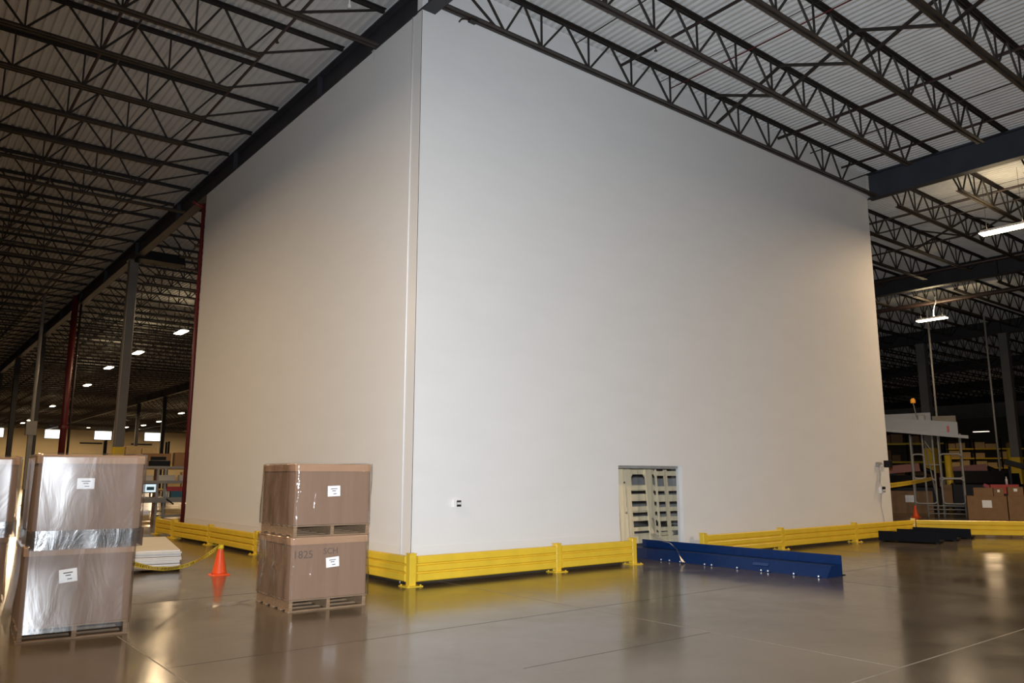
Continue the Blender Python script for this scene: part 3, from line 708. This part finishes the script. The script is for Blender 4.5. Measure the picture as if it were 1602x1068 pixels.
load('wrapped pallet box at the left picture edge, top behind the silver stack', (Cc[0] + 0.03, Cc[1]), rc, 1.0, 1.1, ZT, 57, 'film_thick', 0.03, box_h=0.755)

def ribbon(pts, wd, m, name, root, up=(0, 0, 1), twist=0.0, tmat_uv=True):
    pts = [Vector(p) for p in pts]; vs = []; fs = []; n = len(pts); s = 0; uvs = []
    for k, p in enumerate(pts):
        d = (pts[min(k + 1, n - 1)] - pts[max(k - 1, 0)]).normalized()
        u = Vector(up) - d * d.dot(Vector(up)); u.normalize()
        u = Matrix.Rotation(twist * math.sin(k * 0.9), 3, d) @ u
        if k: s += (p - pts[k - 1]).length
        vs += [p - u * wd / 2, p + u * wd / 2]; uvs += [(s, 0), (s, 1)]
    fs = [(2 * k, 2 * k + 2, 2 * k + 3, 2 * k + 1) for k in range(n - 1)]
    me = MB().add(vs, fs).mesh(name, m); uvl = me.uv_layers.new(name='UVMap')
    for lp in me.loops: uvl.data[lp.index].uv = uvs[lp.vertex_index]
    o = place(name, me, root)
    md = o.modifiers.new('thick', 'SOLIDIFY'); md.thickness = 0.0012
    return o
def catenary(a, b, sag, n=16):
    a = Vector(a); b = Vector(b); return [a.lerp(b, k / n) - Vector((0, 0, sag * 4 * (k / n) * (1 - k / n))) for k in range(n + 1)]

# loose film tail on the floor by stack B
t = ribbon([(3.84, 10.0, 0.05), (3.78, 10.0, 0.03), (3.68, 10.05, 0.012), (3.56, 10.02, 0.02), (3.45, 10.06, 0.01), (3.36, 10.10, 0.012), (3.28, 10.08, 0.01)], 0.05, M['film_thick'], 'film_scrap', None, up=(0.2, 0.9, 0.3), twist=0.8)
tag(t, 'clear film tail on the floor left of the brown stack', 'film')

# ------------------------------------------------------------------ board stack, cone, caution tape
bo = Vector((4.10, 13.95)); br = R(-11)
zz = 0.045
for k in range(11):
    th = random.choice((0.022, 0.026, 0.030)); dx = random.uniform(-0.05, 0.0); dy = random.uniform(0, 0.07)
    nm = ('white board in the low stack behind the orange cone, %s from the floor' % ORD[k]) if k < 10 else 'topmost tan-faced board of the low stack behind the cone'
    o = thing('panel_board', nm, 'board', (bo.x + dx, bo.y + dy, zz), br, 'white boards stacked flat')
    MB().cbox(-1.2, 0, 0, 3.25, 0, th - 0.002, 0.001).build('core', M['board_edge'], o)
    MB().box(-1.199, -0.001, 0.001, 3.249, th - 0.002, th - 0.0005).build('face_sheet', M['board'], o)
    zz += th + random.choice((0.001, 0.001, 0.004, 0.007))
t = thing('timber_bearer', 'low timber bearers carrying the stacked boards', 'timber', (bo.x, bo.y, 0), br)
for yy in (0.3, 1.6, 2.9): MB().box(-1.15, -0.03, yy - 0.05, yy + 0.05, 0, 0.045).build('bearer', M['wood'], t)

def cone(loc, h, label):
    t = thing('traffic_cone', label, 'cone', loc); s = h / 0.45
    MB().cbox(-0.14 * s, 0.14 * s, -0.14 * s, 0.14 * s, 0.0, 0.022 * s, 0.02 * s).build('base', M['orange'], t)
    MB().lathe([(0.118 * s, 0.022 * s), (0.110 * s, 0.045 * s), (0.040 * s, 0.40 * s), (0.036 * s, 0.445 * s), (0.028 * s, 0.45 * s), (0.026 * s, 0.40 * s)], 24).build('cone_body', M['orange'], t, True)
    return t
cone((4.42, 13.08, 0), 0.455, 'orange cone with tape over its top, between the stacks'); cone((31.4, 14.5, 0), 0.45, 'small distant orange cone beyond the right wall end')
ct = ribbon(catenary((2.16, 9.35, 0.66), (4.40, 13.06, 0.47), 0.20, 22), 0.05, M['tape'], 'caution_tape', None, twist=0.5)
tag(ct, 'yellow caution tape sagging from the silver stack to the orange cone', 'tape')
t = thing('tape_knot', 'crumpled yellow tape tied on the orange cone tip', 'tape', (4.42, 13.08, 0.43))
MB().lathe([(0.046, -0.03), (0.05, 0.0), (0.045, 0.03), (0.02, 0.038)], 12).build('knot', M['tape'], t, True)

# ------------------------------------------------------------------ outlets on the front wall
t = thing('outlet_box', 'small dark outlet box on the white wall near the corner', 'outlet', (7.05, WY, 1.14))
MB().cbox(-0.085, 0.055, -0.05, 0, -0.06, 0.055, 0.006).build('back_box', M['white'], t)
MB().box(-0.030, 0.052, -0.058, -0.0505, -0.05, 0.045).build('cover_plate', M['grey'], t)
MB().box(-0.028, 0.050, -0.062, -0.0585, 0.022, 0.044).build('cover_bar', M['black'], t); MB().box(-0.028, 0.050, -0.062, -0.0585, -0.048, -0.022).build('cover_bar', M['black'], t)
for x in (-0.008, 0.026): MB().lathe([(0.013, -0.005), (0.013, 0.004)], 12).build('receptacle', M['white'], t).matrix_local = Matrix.Translation((x, -0.062, 0)) @ Matrix.Rotation(R(90), 4, 'X')
t = thing('wall_sensor', 'small sensor with a black head high near the right wall end', 'sensor', (20.35, WY, 1.86))
MB().cbox(-0.14, 0.06, -0.07, 0, -0.04, 0.06, 0.01).build('bracket', M['grey'], t)
MB().box(0.0, 0.12, -0.10, -0.07, -0.05, -0.02).build('arm', M['white'], t)
MB().cbox(0.08, 0.24, -0.26, -0.10, -0.08, 0.10, 0.01).build('sensor_head', M['black'], t)
t = thing('outlet_box', 'white outlet with a black plug below the wall sensor', 'outlet', (20.36, WY, 1.20))
MB().cbox(-0.07, 0.05, -0.05, 0, -0.08, 0.08, 0.008).build('back_box', M['white'], t)
MB().cbox(-0.01, 0.07, -0.11, -0.051, 0.02, 0.09, 0.01).build('plug', M['black'], t); MB().box(0.0, 0.09, -0.09, -0.051, -0.06, -0.01).build('cover_plate', M['grey'], t)
t = thing('power_cord', 'thin grey cord hanging between sensor and outlet', 'cord', (20.36, WY - 0.012, 1.2))
MB().tube([(0.0, 0, 0.60), (0.04, 0, 0.4), (-0.02, 0, 0.22), (0.02, -0.02, 0.09)], 0.006, 6).build('cord_run', M['grey'], t, True)
MB().tube([(0.02, 0, -0.08), (-0.05, 0, -0.4), (0.05, 0, -0.75), (0.02, 0, -1.15)], 0.006, 6).build('cord_run', M['greylight'], t, True)

# ------------------------------------------------------------------ doorway: strip curtain and pallets behind
t = thing('strip_curtain', 'clear vinyl strip curtain hanging in the low doorway', 'curtain', (DX0, WY + 0.10, 0))
MB().box(0.01, DX1 - DX0 - 0.01, -0.01, 0.03, DH - 0.05, DH - 0.002).build('hanger_rail', M['greylight'], t)
sw = 0.215; k = 0; x = 0.02
while x < DX1 - DX0 - 0.1:
    m_ = MB(); ns = 10; vs = []
    for j in range(ns + 1):
        z = DH - 0.05 - (DH - (0.40 if DX0 + x + sw > 11.55 and DX0 + x < 12.15 else 0.09)) * j / ns
        for i in range(5):
            u = i / 4; vs.append((x + sw * u, -0.012 + 0.012 * math.sin(u * math.pi) + 0.008 * math.sin(j * 0.7 + k) + (0.006 if k % 2 else -0.006), z))
    m_.add(vs, [(j * 5 + i, j * 5 + i + 1, (j + 1) * 5 + i + 1, (j + 1) * 5 + i) for j in range(ns) for i in range(4)])
    m_.build('strip', M['strip'], t, True)
    x += 0.195; k += 1
t = ribbon([(11.53, 10.22, 0.78), (11.50, 10.19, 0.62), (11.44, 10.15, 0.50), (11.46, 10.0, 0.40), (11.56, 9.85, 0.34), (11.57, 9.7, 0.24), (11.54, 9.6, 0.12), (11.50, 9.5, 0.03)], 0.10, M['film_thick'], 'loose_strip', None, up=(1, 0.3, 0.1), twist=0.5)
tag(t, 'loose clear vinyl strip flopped over the end of the blue guide', 'strip')
def stood_pallet(loc, rz, wd, label, boards, posts, tilt=R(-4), flip=1):
    t = thing('standing_pallet', label, 'pallet', loc, rz)
    t.rotation_euler = (tilt, 0, rz)
    for (x0, x1, yo) in posts: MB().box(x0, x1, yo, yo + 0.04, 0.0, 1.70).build('stringer', M['wood_new'], t)
    for (z0, z1, yo) in boards: MB().box(0, wd, yo, yo + 0.02, z0, z1).build('deck_board', M['wood_new'], t)
    return t
bd = [(1.60, 1.70, 0.045), (1.28, 1.38, 0.045), (1.06, 1.20, 0.075), (0.86, 0.95, 0.045), (0.66, 0.75, 0.045), (0.46, 0.54, 0.045), (0.22, 0.36, 0.075), (0.02, 0.12, 0.045)]
sp = stood_pallet((11.86, 11.10, 0.0), R(2), 0.95, 'pale pallet stood on end behind the curtain, middle one', bd, [(0.02, 0.14, 0), (0.64, 0.84, 0)])
MB().add([(0.20, 0.05, 1.60), (0.20, 0.05, 1.50), (0.28, 0.05, 1.60)], [(0, 1, 2)]).build('notch_gusset', M['wood_new'], sp); MB().add([(0.64, 0.05, 1.60), (0.60, 0.05, 1.60), (0.64, 0.05, 1.54)], [(0, 1, 2)]).build('notch_gusset', M['wood_new'], sp)
MB().box(0.14, 0.23, 0.046, 0.066, 1.38, 1.60).build('side_block', M['wood_new'], sp)
stood_pallet((12.84, 11.16, 0.0), R(-3), 1.0, 'pale pallet stood on end behind the curtain, right one', [(z0 - 0.03, z1 - 0.03, y) for z0, z1, y in bd], [(0.0, 0.03, 0), (0.34, 0.42, 0.07), (0.85, 0.98, 0)])
sp = stood_pallet((11.13, 11.12, 0.0), R(-8), 0.66, 'pale pallet stood on end behind the curtain, left one', [(1.45, 1.70, 0.03), (0.86, 1.42, 0.05), (0.10, 0.82, 0.03)], [(0.44, 0.58, -0.01), (0.20, 0.30, 0.0)])
stood_pallet((11.0, 11.55, 0.0), R(0), 2.7, 'grey shadowed pallet boards furthest behind the curtain', [(z, z + 0.07, 0) for z in (0.3, 0.8, 1.25)], [(0.3, 0.36, 0.03), (1.2, 1.26, 0.03), (2.1, 2.16, 0.03)], tilt=R(-3))

# ------------------------------------------------------------------ machine beyond the right wall end
MA = R(-67.0)
t = thing('conveyor_tower', 'tall grey framed conveyor tower with beige housing right of the white wall', 'machine', (32.26, 14.87, 0), MA)
fr = M['greylight']
Lm = 1.75
for lx, ly in ((0.0, 0), (0.43, 0), (0.78, 0), (Lm, 0), (-1.0, 0.2), (0.0, 1.3), (1.0, 1.3), (Lm, 1.3), (0.98, 0.02)):
    MB().tube([(lx, ly, 0), (lx, ly, 3.2)], 0.036, 8).build('leg', fr, t, True)
def gate(x0, x1, z0, z1, y):
    r = 0.13; pts = []
    for cx, cz, a0 in ((x1 - r, z1 - r, 0), (x0 + r, z1 - r, 90), (x0 + r, z0 + r, 180), (x1 - r, z0 + r, 270)):
        for k_ in range(5): a = R(a0 + k_ * 22.5); pts.append((cx + r * math.cos(a), y, cz + r * math.sin(a)))
    pts.append(pts[0]); MB().tube(pts, 0.032, 8).build('gate_frame', fr, t, True)
gate(0.01, 0.45, 1.48, 2.42, -0.02); gate(0.98, Lm, 1.48, 2.42, -0.02); gate(0.98, Lm, 0.5, 1.46, -0.02); gate(0.0, 0.78, 0.5, 1.46, -0.02)
for z in (0.12, 0.28, 0.42): MB().tube([(0.43, 0, z), (Lm, 0, z)], 0.022, 6).build('step_rung', fr, t, True)
MB().tube([(0.78, 0.05, 0.6), (0.5, 0.6, 2.9)], 0.028, 6).build('brace', fr, t, True); MB().tube([(0.43, 0, 2.0), (0.98, 0, 2.0)], 0.025, 6).build('cross_rail', fr, t, True)
MB().tube([(0.5, 0.1, 2.95), (0.75, 0.1, 2.5)], 0.02, 6).build('brace', fr, t, True)
def slab(x0, x1, y0, y1, za, zb, ha, hb, nm, mm):
    return recalc(MB().add([(x0, y0, za), (x1, y0, zb), (x1, y1, zb), (x0, y1, za), (x0, y0, ha), (x1, y0, hb), (x1, y1, hb), (x0, y1, ha)],
        [(0, 3, 2, 1), (4, 5, 6, 7), (0, 1, 5, 4), (1, 2, 6, 5), (2, 3, 7, 6), (3, 0, 4, 7)]).build(nm, M[mm], t))
slab(-2.4, Lm - 0.05, -0.3, 1.4, 3.60, 3.12, 4.05, 3.64, 'housing', 'housing')
slab(-2.4, Lm + 0.28, -0.34, -0.301, 3.52, 2.99, 3.62, 3.11, 'edge_channel', 'greylight')
slab(-2.4, 0.8, 0.5, 1.3, 3.7, 3.6, 4.05, 4.10, 'roof_hood', 'housing')
recalc(MB().prism([(-0.28, 3.40), (0.1, 3.92), (1.0, 3.92), (1.3, 3.40)], 0.85, Lm - 0.08).build('end_hood', M['housing'], t))
MB().cbox(0.32, 0.62, -0.25, 0.2, 3.52, 3.98, 0.05).build('motor_pod', M['greylight'], t)
MB().box(Lm - 0.42, Lm - 0.34, -0.306, -0.3005, 3.25, 3.5).build('red_tag', M['redbin'], t)
MB().tube([(0.30, 0.1, 3.9), (0.22, 0.1, 4.5)], 0.02, 6).build('beacon_pole', M['greylight'], t, True)
MB().lathe([(0.09, 4.48), (0.09, 4.60), (0.05, 4.66)], 12, (0.22, 0.1)).build('beacon_lens', M['amber'], t, True)
tp = ribbon(catenary((20.92, 10.45, 1.29), (32.62, 14.30, 1.47), 0.02, 14), 0.13, M['tape'], 'caution_tape', None, twist=0.15)
tag(tp, 'yellow caution tape stretched from the right wall end to the machine', 'tape')

def carton(loc, rz, sx, sy, sz, label, m='card2', group=None, lab=True, name='cardboard_box'):
    t = thing(name, label, 'box', loc, rz, group)
    MB().cbox(-sx / 2, sx / 2, -sy / 2, sy / 2, 0, sz - 0.012, 0.008).build('carton', M[m], t)
    MB().box(-sx / 2 + 0.004, -0.003, -sy / 2 + 0.004, sy / 2 - 0.004, sz - 0.012, sz).build('flap', M[m], t)
    MB().box(0.003, sx / 2 - 0.004, -sy / 2 + 0.004, sy / 2 - 0.004, sz - 0.012, sz).build('flap', M[m], t)
    if lab: MB().box(-sx * 0.12, sx * 0.12, -sy / 2 - 0.004, -sy / 2 - 0.0005, sz * 0.5, sz * 0.82).build('label', M['paper'], t)
    return t
fa = R(-66)                                    # faces the camera side
rx, ry = math.cos(fa), math.sin(fa); ax, ay = -ry, rx
def at(px, py, dx, dy=0.0): return (px + rx * dx + ax * dy, py + ry * dx + ay * dy)
b0 = (32.36, 12.33)
carton((*b0, 0), fa, 1.26, 1.0, 0.84, 'large brown carton with a square white label right of the tower')
carton((*at(*b0, 0.99), 0), fa, 0.66, 1.0, 0.85, 'brown carton right of the large labelled one', lab=False)
carton((*at(*b0, -0.08, -0.1), 0.84), fa, 0.62, 0.6, 0.30, 'low brown carton lying on the large labelled carton', lab=False)
carton((*at(*b0, 0.41, -0.1), 0.84), fa, 0.32, 0.5, 0.28, 'small carton with a label on the large labelled carton')
carton((*at(*b0, 0.94, -0.1), 0.85), fa, 0.48, 0.5, 0.32, 'small carton with white symbols on the plain brown carton')
for i in range(4):
    for j in range(3):
        carton((*at(*b0, 1.56 + 0.43 * j, -0.15), 0.25 * i), fa, 0.41, 0.6, 0.245, 'small labelled carton in the stacked block at the right edge', group='small cartons stacked at the right edge')
carton((35.3, 16.45, 0), fa, 1.7, 1.0, 0.92, 'wide brown carton seen between the white wall and the tower')
carton((36.47, 15.4, 0.35), fa, 0.36, 0.5, 0.85, 'upright tan carton behind the tower frame', m='card2', lab=False)
t = thing('hand_cart', 'dark low cart carrying the upright tan carton', 'cart', (36.47, 15.4, 0), fa)
MB().box(-0.7, 0.7, -0.35, 0.35, 0.24, 0.345).build('platform', M['black'], t)
for sx in (-0.55, 0.55):
    for sy in (-0.28, 0.28): MB().tube([(sx, sy - 0.03, 0.12), (sx, sy + 0.03, 0.12)], 0.12, 12).build('wheel', M['black'], t, True)

# dark machines, robot arms behind
def robot(loc, rz, label, s=1.0, m='rust'):
    t = thing('robot_arm', label, 'robot', loc, rz)
    MB().lathe([(0.5 * s, 0), (0.45 * s, 0.6 * s), (0.35 * s, 0.8 * s), (0.35 * s, 1.0 * s)], 14).build('pedestal', M['black'], t, True)
    MB().bar((0, 0, 0.9 * s), (-0.5 * s, 0, 1.9 * s), 0.4 * s).build('lower_arm', M['black'], t)
    MB().bar((-0.7 * s, 0, 1.85 * s), (0.9 * s, 0, 2.0 * s), 0.45 * s, 0.38 * s).build('upper_arm', M[m], t)
    MB().tube([(0.9 * s, 0, 2.0 * s), (1.5 * s, 0, 1.7 * s)], 0.12 * s, 8).build('wrist', M['black'], t, True)
robot((39.6, 18.9, 0), fa, 'orange robot arm seen just right of the white wall end')
robot((44.2, 17.6, 0), fa, 'orange robot arm seen right of the tower frame', 1.0)
def machine(loc, rz, label, sx, sy, sz, stripe=None):
    t = thing('dark_machine', label, 'machine', loc, rz)
    MB().cbox(-sx / 2, sx / 2, -sy / 2, sy / 2, 0.1, sz * 0.7, 0.08).build('body', M['black'], t)
    recalc(MB().prism([(-sy / 2, sz * 0.7), (-sy / 4, sz), (sy / 3, sz), (sy / 2, sz * 0.7)], -sx * 0.42, sx * 0.42).build('hood', M['navy'], t))
    for xx in (-sx * 0.4, sx * 0.4): MB().box(xx - 0.08, xx + 0.08, -sy * 0.4, sy * 0.4, 0, 0.1).build('foot', M['black'], t)
    if stripe: MB().bar((sx * 0.05, -sy / 2 - 0.03, sz * 0.66), (sx * 0.42, -sy / 2 - 0.03, sz * 0.45), 0.06, 0.14).build('red_stripe', M[stripe], t)
machine((37.6, 17.6, 0), fa, 'dark machine with a sloped hood left of the tower', 2.4, 1.2, 1.6)
machine((38.6, 14.9, 0), fa, 'dark machine with a red diagonal stripe right of the tower', 2.3, 1.3, 1.8, 'redbin')
machine((42.2, 15.6, 0), fa, 'dark machine standing behind the stacked cartons', 2.4, 1.3, 1.7)
for (x, y, z1, s_) in ((41.6, 17.4, 2.6, 'seen through the tower frame'), (48.2, 16.9, 3.0, 'right of the distant racks'), (46.4, 15.2, 2.8, 'at the right edge')):
    t = thing('yellow_bollard', 'yellow guard post ' + s_, 'post', (x, y, 0))
    MB().tube([(0, 0, 0), (0, 0, z1)], 0.16, 12).build('post_tube', M['yellow'], t, True); MB().lathe([(0.16, z1), (0.12, z1 + 0.07), (0.03, z1 + 0.1)], 12).build('cap', M['yellow'], t, True)
t = thing('inclined_conveyor', 'dark inclined conveyor behind the cartons at the right edge', 'conveyor', (39.6, 12.9, 0), fa)
MB().bar((-1.2, 0, 2.2), (2.0, 0, 1.2), 0.6, 0.22).build('belt_frame', M['black'], t)
for xx, zz_ in ((-1.0, 2.0), (1.7, 1.2)): MB().bar((xx, 0.25, 0), (xx, 0.25, zz_), 0.1).build('leg', M['black'], t)
t = thing('red_crate', 'red crate with a white bottle behind the cartons at right', 'crate', (36.6, 13.2, 0), fa)
MB().box(-0.55, 0.55, -0.4, 0.4, 0, 0.85).build('stand', M['black'], t); recalc(MB().prism([(-0.4, 0.85), (-0.3, 1.22), (0.3, 1.22), (0.4, 0.85)], -0.5, 0.5).build('crate_body', M['redbin'], t))
MB().lathe([(0.045, 1.22), (0.045, 1.42), (0.02, 1.48), (0.02, 1.54)], 10, (0.1, -0.15)).build('bottle', M['white'], t, True)

# distant pallet racks with cartons
def rack(cx, cy, rz, label, nb, levels, bw=2.7, seed=1, fill=0.8, first=1.3, step=1.35, m='card3'):
    rnd = random.Random(seed)
    t = thing('pallet_rack', label, 'rack', (cx, cy, 0), rz)
    for i in range(nb + 1):
        for yy in (0, 1.0): MB().box(i * bw - 0.05, i * bw + 0.05, yy - 0.05, yy + 0.05, 0, first + step * levels).build('upright', M['navy'], t)
    for l in range(levels):
        z = first + step * l
        for i in range(nb):
            for yy in (0, 1.0): MB().box(i * bw + 0.051, (i + 1) * bw - 0.051, yy - 0.03, yy + 0.03, z - 0.12, z).build('beam', M['yellow'], t)
    ca, sa = math.cos(rz), math.sin(rz)
    for l in range(levels):
        z = first + step * l + 0.003
        for i in range(nb):
            x = i * bw + 0.12
            while x < (i + 1) * bw - 0.7:
                w_ = rnd.uniform(0.5, 0.95)
                if rnd.random() < fill:
                    lx, ly = x + w_ / 2, 0.5
                    carton((cx + lx * ca - ly * sa, cy + lx * sa + ly * ca, z), rz, w_, 0.9, rnd.uniform(0.4, min(1.0, step - 0.2)), 'tiny carton on ' + label.split(',')[0], m, 'cartons on ' + label.split(',')[0], lab=False)
                x += w_ + 0.06
rack(80.0, 33.4, R(-51.5), 'distant rack of pale cartons at far right, lit by a far lamp', 3, 4, seed=4, bw=2.3, first=1.5, step=0.9, fill=0.75)
rack(58.2, 29.3, R(-52), 'dark rack of cartons beyond the tower, dim', 2, 3, seed=9, m='card2', bw=2.3)
# left background: workstations
t = thing('workbench', 'grey packing workbench with overhead shelves beyond the left wall', 'workbench', (6.75, 30.8, 0), R(-6))
for xx in (0.0, 1.20, 1.45, 3.2):
    MB().box(xx - 0.04, xx + 0.04, -0.04, 0.04, 0, 1.9).build('post', M['greylight'], t)
MB().box(-0.3, 3.3, -0.25, 0.8, 0.62, 0.80).build('worktop', M['grey'], t)
MB().box(-0.3, 3.3, -0.1, 0.6, 1.30, 1.40).build('shelf', M['grey'], t)
MB().box(0.6, 3.3, -0.05, 0.05, 1.84, 1.92).build('top_rail', M['greylight'], t)
MB().box(1.3, 3.2, -0.2, 0.6, 0.10, 0.16).build('lower_shelf', M['greylight'], t)
MB().tube([(1.5, -0.26, 0.75), (1.75, -0.27, 0.55)], 0.03, 6).build('dangling_cable', M['black'], t, True)
def bench_item(lx, z, nm, label, cat, fn, rz=R(-6)):
    a = R(-6); o = thing(nm, label, cat, (6.75 + lx * math.cos(a) + 0.12 * math.sin(a) * -1, 30.8 + lx * math.sin(a) + 0.12, z), rz)
    fn(o); return o
def tray(m, sx, sz):
    def f(o):
        b = MB(); b.box(-sx / 2, sx / 2, -0.2, 0.2, 0, 0.02); b.box(-sx / 2, sx / 2, -0.2, -0.18, 0.02, sz); b.box(-sx / 2, sx / 2, 0.18, 0.2, 0.02, sz); b.box(-sx / 2, -sx / 2 + 0.02, -0.18, 0.18, 0.02, sz); b.box(sx / 2 - 0.02, sx / 2, -0.18, 0.18, 0.02, sz)
        b.build('tray_body', M[m], o); MB().box(-sx / 2 - 0.01, sx / 2 + 0.01, -0.215, -0.201, sz - 0.03, sz).build('rim', M[m], o)
    return f
def monitor(o):
    MB().box(-0.15, 0.15, -0.05, 0.15, 0, 0.02).build('foot', M['black'], o); MB().bar((0, 0.06, 0.02), (0, 0.06, 0.2), 0.05).build('stem', M['black'], o)
    MB().cbox(-0.27, 0.27, 0.0, 0.05, 0.16, 0.5, 0.01).build('bezel', M['black'], o); MB().box(-0.24, 0.24, -0.004, -0.0005, 0.19, 0.47).build('screen', M['screen'], o)
    MB().box(-0.13, 0.12, -0.008, -0.0045, 0.26, 0.38).build('picture', M['tealbin'], o)
def smallbox(m, sx, sz):
    def f(o):
        MB().cbox(-sx / 2, sx / 2, -0.2, 0.2, 0, sz, 0.01).build('carton', M[m], o); MB().box(-sx / 2 + 0.01, sx / 2 - 0.01, -0.02, 0.02, sz, sz + 0.003).build('tape_strip', M['card3'], o)
    return f
bench_item(1.0, 0.80, 'computer_monitor', 'lit monitor on the packing workbench', 'monitor', monitor)
bench_item(0.5, 0.80, 'small_carton', 'pale yellow carton left of the lit monitor on the bench', 'box', smallbox('card3', 0.42, 0.42))
bench_item(1.85, 1.02, 'parts_tray', 'red tray above the teal bin on the workbench', 'tray', tray('redbin', 0.65, 0.16))
bench_item(2.15, 0.80, 'parts_tray', 'teal bin on the workbench under the red tray', 'tray', tray('tealbin', 0.95, 0.22))
bench_item(1.52, 0.80, 'paper_roll', 'white paper roll between monitor and teal bin', 'roll', lambda o: (MB().lathe([(0.09, 0), (0.09, 0.3), (0.03, 0.3), (0.03, 0.02)], 14).build('roll', M['paper'], o, True), MB().lathe([(0.028, 0.0), (0.028, 0.32)], 10).build('core', M['card2'], o, True)))
for i, (lx, s) in enumerate(((0.0, 'leftmost'), (0.75, 'second from left'), (1.5, 'third from left'), (2.2, 'second from right'), (2.8, 'rightmost'))):
    bench_item(lx, 1.40, 'parts_tray', 'pale tray on the upper workbench shelf, ' + s, 'tray', tray('board', 0.55, 0.2))
bench_item(1.25, 1.921, 'black_printer', 'black device on the workbench top rail', 'printer', lambda o: (MB().cbox(-0.35, 0.35, -0.05, 0.25, 0, 0.22, 0.03).build('body', M['black'], o), MB().box(-0.3, 0.2, 0.0, 0.2, 0.22, 0.34).build('cover', M['black'], o)))
carton((7.0, 31.0, 0), R(-6), 0.9, 0.6, 0.5, 'brown carton under the packing workbench, left', lab=False); carton((9.4, 30.9, 0.165), R(-6), 0.8, 0.5, 0.32, 'brown carton under the packing workbench, right', lab=False)
rack(9.0, 45.0, R(-8), 'brown rack of grey cartons behind the packing workbench, left aisle', 2, 2, bw=3.0, seed=21, fill=0.95, first=0.9, step=1.25, m='card3')
for i, (x, y, w_, h_, s) in enumerate(((8.4, 37.5, 1.0, 0.55, 'left'), (9.6, 37.5, 1.1, 0.6, 'middle'), (10.7, 37.2, 0.9, 0.65, 'right'))):
    carton((x, y, 1.95), R(-8), w_, 0.7, h_, 'grey-brown carton high behind the workbench, %s of three' % s, m='card2', lab=False)
t = thing('storage_shelf', 'long shelf behind the workbench under three grey-brown cartons', 'shelf', (7.6, 37.6, 0), R(-8))
MB().box(0, 4.0, -0.4, 0.4, 1.85, 1.945).build('shelf_board', M['wood'], t); MB().box(0, 4.0, -0.4, 0.4, 0.9, 0.97).build('shelf_board', M['wood'], t)
for xx in (0.05, 2.0, 3.95): MB().box(xx - 0.05, xx + 0.05, -0.35, 0.35, 0, 1.85).build('upright', M['red'], t)
